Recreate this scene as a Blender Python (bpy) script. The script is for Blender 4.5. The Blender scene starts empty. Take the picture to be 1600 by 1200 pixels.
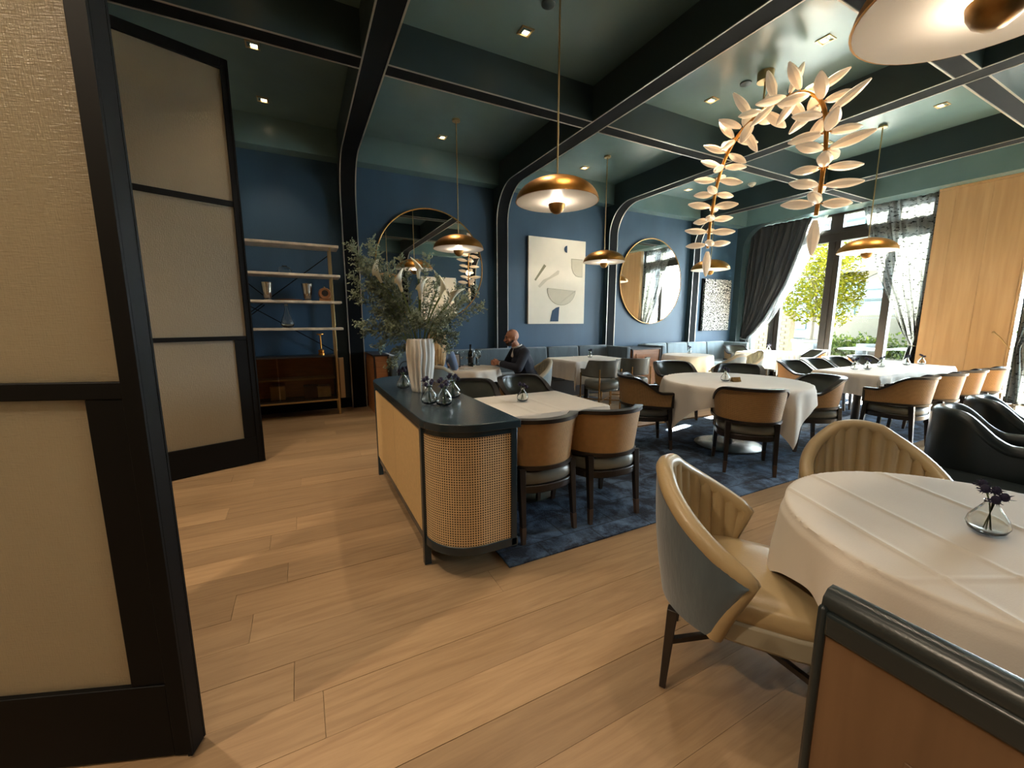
import bpy, bmesh, math, random
from mathutils import Vector, Matrix, noise
random.seed(7)
PI = math.pi
R = math.radians
scene = bpy.context.scene
col = scene.collection

# ------------------------------------------------------------------ camera
cam_d = bpy.data.cameras.new('camera'); cam = bpy.data.objects.new('camera', cam_d); col.objects.link(cam)
cam_d.sensor_width = 36.0; cam_d.lens = 633.0 * 36.0 / 1600.0; cam_d.clip_start = 0.02; cam_d.clip_end = 300
cam.location = (0, 0, 1.42); cam.rotation_euler = (R(90 - 8.78), 0, R(-27.29))
scene.camera = cam

# ------------------------------------------------------------------ view, world, sun, window portals
scene.view_settings.view_transform = 'Standard'
scene.view_settings.look = 'None'
scene.view_settings.gamma = 1.0
scene.view_settings.use_curve_mapping = False
scene.view_settings.exposure = 2.55
scene.cycles.use_denoising = True
scene.cycles.max_bounces = 10
scene.cycles.diffuse_bounces = 5
scene.cycles.glossy_bounces = 4
scene.cycles.transmission_bounces = 8
scene.cycles.transparent_max_bounces = 16
scene.cycles.sample_clamp_indirect = 6.0
scene.cycles.caustics_reflective = False
scene.cycles.caustics_refractive = False

SKY = 10.0
world = bpy.data.worlds.new('sky'); scene.world = world; world.use_nodes = True
bg = world.node_tree.nodes['Background']
bg.inputs[0].default_value = (0.80, 0.90, 1.0, 1); bg.inputs[1].default_value = SKY

def lamp(kind, name, loc, energy, color, **kw):
    d = bpy.data.lights.new(name, kind); d.energy = energy; d.color = color
    for k, v in kw.items(): setattr(d, k, v)
    o = bpy.data.objects.new(name, d); col.objects.link(o); o.location = loc
    return o
sun = lamp('SUN', 'sun', (30, 8, 14), 50.0, (1.0, 0.93, 0.82), angle=R(0.6))
sdir = Vector((-6.8, -1.35, -3.75)).normalized()
sun.rotation_euler = sdir.to_track_quat('-Z', 'Y').to_euler()
for nm, y0, y1 in (('window_portal', 3.45, 7.0), ('window_portal', -0.7, 2.25)):
    p = lamp('AREA', nm, (11.08, (y0 + y1) / 2, 1.95), 1.0, (1, 1, 1), shape='RECTANGLE', size=3.8, size_y=y1 - y0)
    p.rotation_euler = Vector((-1, 0, 0)).to_track_quat('-Z', 'Y').to_euler()
    p.data.cycles.is_portal = True
    p.data.size, p.data.size_y = (y1 - y0, 3.8)
WARM = (1.0, 0.80, 0.58)

# ------------------------------------------------------------------ materials
MATS = {}
def nodes_of(name):
    m = bpy.data.materials.new(name); m.use_nodes = True
    nt = m.node_tree; b = nt.nodes['Principled BSDF']
    MATS[name] = m
    return m, nt, b
def N(nt, kind, **kw):
    n = nt.nodes.new(kind)
    for k, v in kw.items():
        if hasattr(n, k) and k not in n.inputs: setattr(n, k, v)
        else: n.inputs[k].default_value = v
    return n
def L(nt, a, b): nt.links.new(a, b)
def mat(name, rgb, rough=0.5, metal=0.0, var=0.12, scale=6.0, bump=0.0, bscale=60.0, stretch=(1, 1, 1), spec=0.5, sheen=0.0, coat=0.0, trans=0.0, emit=None, estr=0.0, sss=0.0):
    m, nt, b = nodes_of(name)
    b.inputs['Roughness'].default_value = rough; b.inputs['Metallic'].default_value = metal
    b.inputs['Specular IOR Level'].default_value = spec
    if sheen: b.inputs['Sheen Weight'].default_value = sheen
    if coat: b.inputs['Coat Weight'].default_value = coat
    if trans: b.inputs['Transmission Weight'].default_value = trans
    if emit:
        b.inputs['Emission Color'].default_value = (*emit, 1); b.inputs['Emission Strength'].default_value = estr
    tc = N(nt, 'ShaderNodeTexCoord'); mp = N(nt, 'ShaderNodeMapping'); mp.inputs['Scale'].default_value = stretch
    L(nt, tc.outputs['Object'], mp.inputs[0])
    nz = N(nt, 'ShaderNodeTexNoise', Scale=scale, Detail=4.0); L(nt, mp.outputs[0], nz.inputs['Vector'])
    cr = N(nt, 'ShaderNodeValToRGB')
    e = cr.color_ramp.elements
    e[0].position = 0.3; e[1].position = 0.7
    e[0].color = (*[max(0, c * (1 - var)) for c in rgb], 1); e[1].color = (*[min(1, c * (1 + var)) for c in rgb], 1)
    L(nt, nz.outputs[0], cr.inputs[0]); L(nt, cr.outputs[0], b.inputs['Base Color'])
    if bump:
        n2 = N(nt, 'ShaderNodeTexNoise', Scale=bscale, Detail=3.0); L(nt, mp.outputs[0], n2.inputs['Vector'])
        bp = N(nt, 'ShaderNodeBump', Strength=bump, Distance=0.01); L(nt, n2.outputs[0], bp.inputs['Height']); L(nt, bp.outputs[0], b.inputs['Normal'])
    return m
def lin(r, g, b):
    f = lambda c: (c / 255 / 12.92) if c / 255 <= 0.04045 else ((c / 255 + 0.055) / 1.055) ** 2.4
    return (f(r), f(g), f(b))

mat('teal_paint', lin(96, 124, 128), 0.27, var=0.06, scale=2, spec=.8, bump=0.03, bscale=25)
mat('teal_dark', lin(44, 62, 68), 0.45, var=0.06, scale=2)
mat('blue_plaster', lin(46, 75, 99), 0.55, var=0.16, scale=1.6, bump=0.12, bscale=70, stretch=(1, 1, .35))
mat('black_strip', lin(12, 15, 18), 0.7, var=0.1, spec=.1)
mat('nickel_trim', lin(170, 165, 155), 0.38, 0.6, var=0.05)
mat('black_frame', lin(9, 9, 9), 0.55, var=0.1, spec=.15)
mat('bronze_frame', lin(52, 48, 44), 0.4, 0.3, var=0.1)
mat('brass', lin(198, 140, 68), 0.36, 1.0, var=0.12, scale=14, bump=0.02)
mat('aged_brass', lin(150, 112, 62), 0.4, 0.9, var=0.2, scale=20)
mat('pale_brass', lin(190, 165, 120), 0.32, 0.9, var=0.08)
mat('white_enamel', lin(240, 232, 220), 0.45, var=0.02)
mat('wood_dark', lin(34, 28, 25), 0.35, var=0.25, scale=8, stretch=(6, 6, 1))
mat('wood_ferrule', lin(86, 68, 54), 0.4, 0.3, var=0.1)
mat('leather_grey', lin(112, 112, 104), 0.3, var=0.12, scale=5, bump=0.08, bscale=140)
mat('leather_charcoal', lin(84, 88, 82), 0.24, var=0.12, scale=5, bump=0.06, bscale=140)
mat('leather_dark', lin(36, 44, 46), 0.28, var=0.1, scale=4, bump=0.05, bscale=140)
mat('leather_cream', lin(172, 150, 112), 0.33, var=0.1, scale=4, bump=0.07, bscale=120)
mat('leather_skirt', lin(150, 142, 122), 0.5, var=0.08)
mat('velvet_blue', lin(66, 80, 88), 0.75, var=0.22, scale=9, bump=0.15, bscale=60, sheen=0.5, stretch=(1, 1, .3))
mat('velvet_pale', lin(112, 130, 138), 0.7, var=0.18, scale=9, bump=0.12, bscale=60, sheen=0.6, stretch=(1, 1, .3))
mat('velvet_night', lin(16, 22, 28), 0.7, var=0.3, scale=5, sheen=0.25, stretch=(1, 3, .3))
mat('console_paint', lin(36, 52, 62), 0.25, var=0.05, scale=3)
mat('linen', lin(226, 218, 208), 0.8, var=0.03, scale=4, bump=0.06, bscale=220)
mat('ceramic_white', lin(242, 242, 238), 0.5, var=0.05)
mat('pink_wood', lin(158, 104, 62), 0.42, var=0.2, scale=5, stretch=(1, 1, 8))
mat('marble', lin(206, 190, 168), 0.3, var=0.28, scale=9)
mat('silver', lin(200, 200, 196), 0.16, 1.0, var=0.03)
mat('canvas', lin(232, 222, 204), 0.85, var=0.02, bump=0.05, bscale=200)
mat('canvas_beige', lin(206, 196, 174), 0.85, var=0.03)
mat('navy_paint', lin(44, 66, 92), 0.8, var=0.08)
mat('ink', lin(48, 46, 44), 0.8, var=0.05)
mat('olive_line', lin(136, 130, 104), 0.85, var=0.1)
mat('thistle', lin(38, 34, 62), 0.8, var=0.3, scale=60)
mat('stem_green', lin(92, 110, 58), 0.6, var=0.2, scale=30)
mat('fern_green', lin(112, 122, 96), 0.65, var=0.4, scale=22)
mat('calla_white', lin(246, 246, 228), 0.5, var=0.06)
mat('skin_tan', lin(188, 132, 104), 0.5, var=0.06, scale=12)
mat('skin_fair', lin(222, 172, 148), 0.5, var=0.05, scale=12)
mat('beard', lin(66, 52, 46), 0.8, var=0.3, scale=80)
mat('hair_blond', lin(196, 162, 114), 0.5, var=0.3, scale=24, stretch=(5, 5, .6))
mat('suit_navy', lin(34, 38, 52), 0.8, var=0.12, scale=10)
mat('shirt_white', lin(226, 226, 230), 0.8, var=0.03)
mat('shirt_blue', lin(112, 130, 158), 0.85, var=0.1, scale=12)
mat('trouser_dark', lin(30, 32, 38), 0.85, var=0.1)
mat('shoe_black', lin(18, 17, 16), 0.35, var=0.1)
mat('black_bag', lin(18, 18, 20), 0.5, var=0.15)
mat('bottle_glass', lin(14, 18, 12), 0.12, var=0.05)
mat('wine_label', lin(40, 36, 34), 0.6, var=0.05)
mat('terrace_stone', lin(186, 180, 168), 0.8, var=0.1)
mat('pot_grey', lin(74, 70, 65), 0.8, var=0.12)
mat('bark', lin(69, 59, 45), 0.9, var=0.2, scale=20)
mat('concrete', lin(78, 74, 62), 0.85, var=0.06)
mat('brick', lin(81, 69, 49), 0.85, var=0.2, scale=10)
mat('parasol_cream', lin(109, 102, 89), 0.8, var=0.03)
mat('facade', lin(74, 84, 84), 0.8, var=0.06)
mat('facade_glass', lin(34, 62, 64), 0.3, 0.0, var=0.3, scale=1.2)
mat('outdoor_white', lin(120, 124, 126), 0.6, var=0.03)
mat('outdoor_grey', lin(65, 67, 69), 0.6, var=0.05)
mat('hedge', lin(150, 160, 70), 0.8, var=0.35, scale=9)
mat('shelf_dark', lin(34, 30, 28), 0.5, var=0.2)
mat('dark_red', lin(70, 34, 34), 0.6, var=0.1)
mat('screen_paper', lin(226, 230, 236), 0.6, var=0.01)
mat('smoke_white', lin(214, 212, 204), 0.5, var=0.02)
mat('beige_wall', lin(176, 156, 124), 0.7, var=0.05)
mat('lit_face', (1, .85, .62), 0.5, emit=(1.0, .78, .48), estr=3.0)
mat('soil', lin(60, 48, 36), 0.9, var=0.2, scale=30)

# oak planks: every plank is an object, so its tone comes from the object's own random number
m, nt, b = nodes_of('oak')
tc = N(nt, 'ShaderNodeTexCoord'); oi = N(nt, 'ShaderNodeObjectInfo')
mp = N(nt, 'ShaderNodeMapping'); mp.inputs['Scale'].default_value = (1.2, 14, 14)
ad = N(nt, 'ShaderNodeVectorMath', operation='ADD'); L(nt, tc.outputs['Object'], ad.inputs[0])
sc = N(nt, 'ShaderNodeVectorMath', operation='SCALE'); sc.inputs[0].default_value = (37, 11, 5); L(nt, oi.outputs['Random'], sc.inputs['Scale'])
L(nt, sc.outputs[0], ad.inputs[1]); L(nt, ad.outputs[0], mp.inputs[0])
nz = N(nt, 'ShaderNodeTexNoise', Scale=2.2, Detail=7.0, Roughness=0.6, Distortion=0.6); L(nt, mp.outputs[0], nz.inputs['Vector'])
cr = N(nt, 'ShaderNodeValToRGB'); e = cr.color_ramp.elements
e[0].position = .28; e[1].position = .75; e[0].color = (*lin(138, 110, 80), 1); e[1].color = (*lin(168, 139, 104), 1)
L(nt, nz.outputs[0], cr.inputs[0])
hv = N(nt, 'ShaderNodeHueSaturation'); L(nt, cr.outputs[0], hv.inputs['Color'])
mr = N(nt, 'ShaderNodeMapRange'); mr.inputs['To Min'].default_value = .80; mr.inputs['To Max'].default_value = 1.1
L(nt, oi.outputs['Random'], mr.inputs[0]); L(nt, mr.outputs[0], hv.inputs['Value']); L(nt, hv.outputs[0], b.inputs['Base Color'])
b.inputs['Roughness'].default_value = .42
bp = N(nt, 'ShaderNodeBump', Strength=.12, Distance=.004); L(nt, nz.outputs[0], bp.inputs['Height']); L(nt, bp.outputs[0], b.inputs['Normal'])

# pale oak veneer for the panelled wall
m, nt, b = nodes_of('oak_veneer')
tc = N(nt, 'ShaderNodeTexCoord'); mp = N(nt, 'ShaderNodeMapping'); mp.inputs['Scale'].default_value = (8, 8, .5); L(nt, tc.outputs['Object'], mp.inputs[0])
nz = N(nt, 'ShaderNodeTexNoise', Scale=2.0, Detail=6.0, Distortion=.4); L(nt, mp.outputs[0], nz.inputs['Vector'])
cr = N(nt, 'ShaderNodeValToRGB'); e = cr.color_ramp.elements
e[0].position = .25; e[1].position = .8; e[0].color = (*lin(168, 137, 100), 1); e[1].color = (*lin(188, 160, 122), 1)
L(nt, nz.outputs[0], cr.inputs[0]); L(nt, cr.outputs[0], b.inputs['Base Color']); b.inputs['Roughness'].default_value = .5
# panel veneer of the chair back
m2 = m.copy(); m2.name = 'chair_veneer'; MATS['chair_veneer'] = m2
for n in m2.node_tree.nodes:
    if n.type == 'VALTORGB':
        n.color_ramp.elements[0].color = (*lin(104, 78, 54), 1); n.color_ramp.elements[1].color = (*lin(128, 98, 70), 1)

# rug: blotchy pile laid in shifted blocks
m, nt, b = nodes_of('rug_pile')
tc = N(nt, 'ShaderNodeTexCoord')
br = N(nt, 'ShaderNodeTexBrick', Scale=1.0); br.inputs['Brick Width'].default_value = .42; br.inputs['Row Height'].default_value = .26
br.inputs['Mortar Size'].default_value = .006; br.inputs['Color1'].default_value = (.75, .75, .75, 1); br.inputs['Color2'].default_value = (1.1, 1.1, 1.1, 1); br.inputs['Mortar'].default_value = (.4, .4, .4, 1)
L(nt, tc.outputs['Object'], br.inputs['Vector'])
nz = N(nt, 'ShaderNodeTexNoise', Scale=4.5, Detail=9.0, Roughness=.7, Distortion=.4); L(nt, tc.outputs['Object'], nz.inputs['Vector'])
cr = N(nt, 'ShaderNodeValToRGB'); e = cr.color_ramp.elements
e[0].position = .43; e[1].position = .60; e[0].color = (*lin(16, 27, 48), 1); e[1].color = (*lin(84, 108, 138), 1)
L(nt, nz.outputs[0], cr.inputs[0])
mx = N(nt, 'ShaderNodeMix', data_type='RGBA', blend_type='MULTIPLY'); mx.inputs[0].default_value = 1.0
L(nt, cr.outputs[0], mx.inputs[6]); L(nt, br.outputs['Color'], mx.inputs[7]); L(nt, mx.outputs[2], b.inputs['Base Color'])
b.inputs['Roughness'].default_value = .9; n2 = N(nt, 'ShaderNodeTexNoise', Scale=90.0, Detail=2.0); L(nt, tc.outputs['Object'], n2.inputs['Vector'])
bp = N(nt, 'ShaderNodeBump', Strength=.5, Distance=.01); L(nt, n2.outputs[0], bp.inputs['Height']); L(nt, bp.outputs[0], b.inputs['Normal'])

# woven cane: holes on a square lattice in UV metres
def cane(name, pitch, light, dark, hole):
    m, nt, b = nodes_of(name)
    uv = N(nt, 'ShaderNodeUVMap'); sp = N(nt, 'ShaderNodeSeparateXYZ'); L(nt, uv.outputs[0], sp.inputs[0])
    ds = []
    for k in (0, 1):
        mu = N(nt, 'ShaderNodeMath', operation='MULTIPLY'); mu.inputs[1].default_value = 1 / pitch; L(nt, sp.outputs[k], mu.inputs[0])
        fr = N(nt, 'ShaderNodeMath', operation='FRACT'); L(nt, mu.outputs[0], fr.inputs[0])
        su = N(nt, 'ShaderNodeMath', operation='SUBTRACT'); su.inputs[1].default_value = .5; L(nt, fr.outputs[0], su.inputs[0])
        ab = N(nt, 'ShaderNodeMath', operation='ABSOLUTE'); L(nt, su.outputs[0], ab.inputs[0]); ds.append(ab)
    mxn = N(nt, 'ShaderNodeMath', operation='MAXIMUM'); L(nt, ds[0].outputs[0], mxn.inputs[0]); L(nt, ds[1].outputs[0], mxn.inputs[1])
    lt = N(nt, 'ShaderNodeMapRange'); lt.inputs['From Min'].default_value = hole - .06; lt.inputs['From Max'].default_value = hole + .06; L(nt, mxn.outputs[0], lt.inputs[0])
    nz = N(nt, 'ShaderNodeTexNoise', Scale=30.0); L(nt, uv.outputs[0], nz.inputs['Vector'])
    c2 = N(nt, 'ShaderNodeMix', data_type='RGBA'); c2.inputs[6].default_value = (*[c * .82 for c in light], 1); c2.inputs[7].default_value = (*[min(1, c * 1.12) for c in light], 1); L(nt, nz.outputs[0], c2.inputs[0])
    mx = N(nt, 'ShaderNodeMix', data_type='RGBA'); L(nt, lt.outputs[0], mx.inputs[0]); mx.inputs[6].default_value = (*dark, 1); L(nt, c2.outputs[2], mx.inputs[7])
    L(nt, mx.outputs[2], b.inputs['Base Color']); b.inputs['Roughness'].default_value = .55
    bp = N(nt, 'ShaderNodeBump', Strength=.4, Distance=.003); L(nt, lt.outputs[0], bp.inputs['Height']); L(nt, bp.outputs[0], b.inputs['Normal'])
cane('cane_open', .0142, lin(236, 206, 160), lin(52, 38, 26), .29)
cane('cane_fine', .0085, lin(196, 152, 98), lin(92, 62, 36), .24)
cane('cane_dense', .006, lin(224, 192, 138), lin(166, 128, 80), .2)

def glass_mat(name, tint, rough=0.02, gloss=0.12):
    m, nt, b = nodes_of(name)
    nt.nodes.remove(b); out = nt.nodes['Material Output']
    tr = N(nt, 'ShaderNodeBsdfTransparent'); tr.inputs[0].default_value = (*tint, 1)
    gl = N(nt, 'ShaderNodeBsdfGlossy'); gl.inputs['Roughness'].default_value = rough; gl.inputs[0].default_value = (1, 1, 1, 1)
    fr = N(nt, 'ShaderNodeLayerWeight'); fr.inputs[0].default_value = gloss
    mx = N(nt, 'ShaderNodeMixShader'); L(nt, fr.outputs['Fresnel'], mx.inputs[0]); L(nt, tr.outputs[0], mx.inputs[1]); L(nt, gl.outputs[0], mx.inputs[2]); L(nt, mx.outputs[0], out.inputs[0])
    return m
glass_mat('window_glass', (.84, .88, .88))
glass_mat('smoked_glass', (.80, .76, .68), .12, .2)
m, nt, b = nodes_of('clear_glass')
b.inputs['Transmission Weight'].default_value = 1; b.inputs['Roughness'].default_value = .0; b.inputs['IOR'].default_value = 1.45; b.inputs['Base Color'].default_value = (.96, .98, .96, 1)
m, nt, b = nodes_of('mirror_glass')
b.inputs['Metallic'].default_value = 1; b.inputs['Roughness'].default_value = .01; b.inputs['Base Color'].default_value = (.86, .88, .88, 1)

# linen-laminated frosted glass of the folding doors
m, nt, b = nodes_of('frosted_glass')
out = nt.nodes['Material Output']
tc = N(nt, 'ShaderNodeTexCoord'); mp = N(nt, 'ShaderNodeMapping'); mp.inputs['Scale'].default_value = (240, 240, 36); L(nt, tc.outputs['Object'], mp.inputs[0])
nz = N(nt, 'ShaderNodeTexNoise', Scale=1.0, Detail=3.0); L(nt, mp.outputs[0], nz.inputs['Vector'])
mp2 = N(nt, 'ShaderNodeMapping'); mp2.inputs['Scale'].default_value = (36, 36, 240); L(nt, tc.outputs['Object'], mp2.inputs[0])
nz2 = N(nt, 'ShaderNodeTexNoise', Scale=1.0, Detail=3.0); L(nt, mp2.outputs[0], nz2.inputs['Vector'])
am = N(nt, 'ShaderNodeMath', operation='ADD'); L(nt, nz.outputs[0], am.inputs[0]); L(nt, nz2.outputs[0], am.inputs[1])
bp = N(nt, 'ShaderNodeBump', Strength=.6, Distance=.004); L(nt, am.outputs[0], bp.inputs['Height']); L(nt, bp.outputs[0], b.inputs['Normal'])
b.inputs['Base Color'].default_value = (*lin(168, 160, 140), 1); b.inputs['Roughness'].default_value = .3; b.inputs['Specular IOR Level'].default_value = .9
tl = N(nt, 'ShaderNodeBsdfTranslucent'); tl.inputs[0].default_value = (*lin(210, 196, 168), 1)
mx = N(nt, 'ShaderNodeMixShader'); mx.inputs[0].default_value = .62
L(nt, bp.outputs[0], tl.inputs['Normal']); L(nt, b.outputs[0], mx.inputs[1]); L(nt, tl.outputs[0], mx.inputs[2]); L(nt, mx.outputs[0], out.inputs[0])

def sheer(name, dens, col1, col2):
    m, nt, b = nodes_of(name)
    nt.nodes.remove(b); out = nt.nodes['Material Output']
    uv = N(nt, 'ShaderNodeUVMap'); mp = N(nt, 'ShaderNodeMapping'); mp.inputs['Scale'].default_value = (6, 24, 1); L(nt, uv.outputs[0], mp.inputs[0])
    nz = N(nt, 'ShaderNodeTexNoise', Scale=1.0, Detail=5.0, Roughness=.7); L(nt, mp.outputs[0], nz.inputs['Vector'])
    cr = N(nt, 'ShaderNodeValToRGB'); e = cr.color_ramp.elements; e[0].position = .54; e[1].position = .60; e[0].color = (*col1, 1); e[1].color = (*col2, 1); L(nt, nz.outputs[0], cr.inputs[0])
    df = N(nt, 'ShaderNodeBsdfDiffuse'); tl = N(nt, 'ShaderNodeBsdfTranslucent'); tr = N(nt, 'ShaderNodeBsdfTransparent')
    L(nt, cr.outputs[0], df.inputs[0]); L(nt, cr.outputs[0], tl.inputs[0])
    a = N(nt, 'ShaderNodeMixShader'); a.inputs[0].default_value = .6; L(nt, df.outputs[0], a.inputs[1]); L(nt, tl.outputs[0], a.inputs[2])
    c = N(nt, 'ShaderNodeMixShader'); c.inputs[0].default_value = dens; L(nt, tr.outputs[0], c.inputs[1]); L(nt, a.outputs[0], c.inputs[2]); L(nt, c.outputs[0], out.inputs[0])
sheer('sheer_print', .88, lin(132, 134, 130), lin(52, 52, 48))
sheer('sheer_plain', .6, lin(232, 236, 236), lin(190, 196, 198))

# alabaster leaves of the chandelier, lit from the stem
m, nt, b = nodes_of('alabaster')
tc = N(nt, 'ShaderNodeTexCoord'); nz = N(nt, 'ShaderNodeTexNoise', Scale=14.0, Detail=4.0); L(nt, tc.outputs['Object'], nz.inputs['Vector'])
cr = N(nt, 'ShaderNodeValToRGB'); e = cr.color_ramp.elements; e[0].color = (*lin(226, 196, 158), 1); e[1].color = (*lin(240, 220, 190), 1); L(nt, nz.outputs[0], cr.inputs[0])
L(nt, cr.outputs[0], b.inputs['Base Color']); b.inputs['Roughness'].default_value = .3
L(nt, cr.outputs[0], b.inputs['Emission Color']); b.inputs['Emission Strength'].default_value = .05

# leaf cards of the garden trees
def leafy(name, c1, c2):
    m, nt, b = nodes_of(name)
    nt.nodes.remove(b); out = nt.nodes['Material Output']
    tc = N(nt, 'ShaderNodeTexCoord'); nz = N(nt, 'ShaderNodeTexNoise', Scale=7.0, Detail=2.0); L(nt, tc.outputs['Object'], nz.inputs['Vector'])
    cr = N(nt, 'ShaderNodeValToRGB'); e = cr.color_ramp.elements; e[0].position = .35; e[1].position = .65; e[0].color = (*c1, 1); e[1].color = (*c2, 1); L(nt, nz.outputs[0], cr.inputs[0])
    df = N(nt, 'ShaderNodeBsdfDiffuse'); tl = N(nt, 'ShaderNodeBsdfTranslucent'); L(nt, cr.outputs[0], df.inputs[0]); L(nt, cr.outputs[0], tl.inputs[0])
    a = N(nt, 'ShaderNodeMixShader'); a.inputs[0].default_value = .35; L(nt, df.outputs[0], a.inputs[1]); L(nt, tl.outputs[0], a.inputs[2]); L(nt, a.outputs[0], out.inputs[0])
leafy('leaf_yellow', lin(48, 50, 12), lin(88, 82, 20))
leafy('leaf_shrub', lin(34, 46, 24), lin(70, 78, 32))

# black speckle print
m, nt, b = nodes_of('speckle')
tc = N(nt, 'ShaderNodeTexCoord'); vo = N(nt, 'ShaderNodeTexNoise', Scale=34.0, Detail=1.0, Distortion=.5); L(nt, tc.outputs['Object'], vo.inputs['Vector'])
cr = N(nt, 'ShaderNodeValToRGB'); cr.color_ramp.interpolation = 'CONSTANT'; e = cr.color_ramp.elements; e[0].position = 0; e[1].position = .5; e[0].color = (*lin(28, 28, 28), 1); e[1].color = (*lin(216, 214, 206), 1)
L(nt, vo.outputs[0], cr.inputs[0]); L(nt, cr.outputs[0], b.inputs['Base Color']); b.inputs['Roughness'].default_value = .8

# ------------------------------------------------------------------ mesh helpers
class MB:
    def __init__(s): s.v = []; s.f = []; s.uv = []
    def add(s, vs, fs, uvs=None):
        o = len(s.v); s.v += [tuple(v) for v in vs]
        for k, f in enumerate(fs):
            s.f.append(tuple(i + o for i in f)); s.uv.append(uvs[k] if uvs else None)
        return s
    def box(s, c, d, rz=0.0, rot=None):
        x, y, z = d[0] / 2, d[1] / 2, d[2] / 2
        M = rot if rot else Matrix.Rotation(rz, 3, 'Z')
        vs = [Vector(c) + M @ Vector((sx * x, sy * y, sz * z)) for sz in (-1, 1) for sx, sy in ((-1, -1), (1, -1), (1, 1), (-1, 1))]
        return s.add(vs, [(3, 2, 1, 0), (4, 5, 6, 7), (0, 1, 5, 4), (1, 2, 6, 5), (2, 3, 7, 6), (3, 0, 4, 7)])
    def bar(s, a, b, w0, w1=None, d0=None, d1=None):
        a, b = Vector(a), Vector(b); w1 = w0 if w1 is None else w1; d0 = w0 if d0 is None else d0; d1 = w1 if d1 is None else d1
        ax = (b - a).normalized(); ref = Vector((1, 0, 0)) if abs(ax.x) < .8 else Vector((0, 1, 0))
        u = ref - ax * ref.dot(ax); u.normalize(); w = ax.cross(u)
        vs = [p + u * (sx * ww / 2) + w * (sy * dd / 2) for p, ww, dd in ((a, w0, d0), (b, w1, d1)) for sx, sy in ((-1, -1), (1, -1), (1, 1), (-1, 1))]
        return s.add(vs, [(3, 2, 1, 0), (4, 5, 6, 7), (0, 1, 5, 4), (1, 2, 6, 5), (2, 3, 7, 6), (3, 0, 4, 7)])
    def tube(s, pts, r, n=8, cap=True, closed=False):
        pts = [Vector(p) for p in pts]; k = len(pts); rs = r if isinstance(r, (list, tuple)) else [r] * k
        rings = []; u = None
        for i, p in enumerate(pts):
            if closed: t = pts[(i + 1) % k] - pts[i - 1]
            else: t = pts[min(i + 1, k - 1)] - pts[max(i - 1, 0)]
            if t.length < 1e-9: t = Vector((0, 0, 1))
            t.normalize()
            if u is None: u = t.orthogonal()
            u = u - t * u.dot(t)
            if u.length < 1e-6: u = t.orthogonal()
            u.normalize(); w = t.cross(u)
            rings.append([p + (u * math.cos(2 * PI * j / n) + w * math.sin(2 * PI * j / n)) * rs[i] for j in range(n)])
        vs = [v for rg in rings for v in rg]; fs = []
        for i in range(k if closed else k - 1):
            for j in range(n):
                a, b_ = i * n, ((i + 1) % k) * n
                fs.append((a + j, a + (j + 1) % n, b_ + (j + 1) % n, b_ + j))
        if cap and not closed: fs += [tuple(range(n - 1, -1, -1)), tuple((k - 1) * n + j for j in range(n))]
        return s.add(vs, fs)
    def lathe(s, prof, n=24, c=(0, 0, 0), wob=None):
        vs = []; fs = []; k = len(prof)
        for i, (r, z) in enumerate(prof):
            for j in range(n):
                a = 2 * PI * j / n; rr = r * (wob(a, z) if wob else 1)
                vs.append((c[0] + rr * math.cos(a), c[1] + rr * math.sin(a), c[2] + z))
        for i in range(k - 1):
            for j in range(n): fs.append((i * n + j, i * n + (j + 1) % n, (i + 1) * n + (j + 1) % n, (i + 1) * n + j))
        if prof[0][0] > 1e-5: fs.append(tuple(range(n - 1, -1, -1)))
        if prof[-1][0] > 1e-5: fs.append(tuple((k - 1) * n + j for j in range(n)))
        return s.add(vs, fs)
    def grid(s, P, uv=None, flip=False):
        nu, nv = len(P), len(P[0]); vs = [p for row in P for p in row]; fs = []; us = []
        for i in range(nu - 1):
            for j in range(nv - 1):
                q = [(i, j), (i + 1, j), (i + 1, j + 1), (i, j + 1)]
                fs.append(tuple(a * nv + b_ for a, b_ in q))
                us.append([uv[a][b_] for a, b_ in q] if uv else None)
        return s.add(vs, fs, us)
    def prism(s, poly, h0, h1, axis='Z'):
        n = len(poly)
        def P(p, h): return (p[0], p[1], h) if axis == 'Z' else ((h, p[0], p[1]) if axis == 'X' else (p[0], h, p[1]))
        vs = [P(p, h0) for p in poly] + [P(p, h1) for p in poly]
        fs = [tuple(range(n - 1, -1, -1)), tuple(range(n, 2 * n))] + [(i, (i + 1) % n, n + (i + 1) % n, n + i) for i in range(n)]
        return s.add(vs, fs)
    def ball(s, c, r, n=14, m=9, rot=None):
        r = r if isinstance(r, (list, tuple)) else (r, r, r); vs = []; fs = []
        for i in range(m + 1):
            t = PI * i / m
            for j in range(n):
                a = 2 * PI * j / n; p = Vector((r[0] * math.sin(t) * math.cos(a), r[1] * math.sin(t) * math.sin(a), r[2] * math.cos(t)))
                if rot: p = rot @ p
                vs.append(Vector(c) + p)
        for i in range(m):
            for j in range(n): fs.append((i * n + j, (i + 1) * n + j, (i + 1) * n + (j + 1) % n, i * n + (j + 1) % n))
        return s.add(vs, fs)
    def capsule(s, a, b, ra, rb, n=12):
        a, b = Vector(a), Vector(b); ax = (b - a); ln = ax.length; ax.normalize()
        pts = []; rs = []
        for k in range(5):
            t = PI / 2 * (1 - k / 4); pts.append(a - ax * ra * math.sin(t)); rs.append(max(.0005, ra * math.cos(t)))
        for k in range(5):
            t = PI / 2 * k / 4; pts.append(b + ax * rb * math.sin(t)); rs.append(max(.0005, rb * math.cos(t)))
        return s.tube(pts, rs, n)
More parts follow.
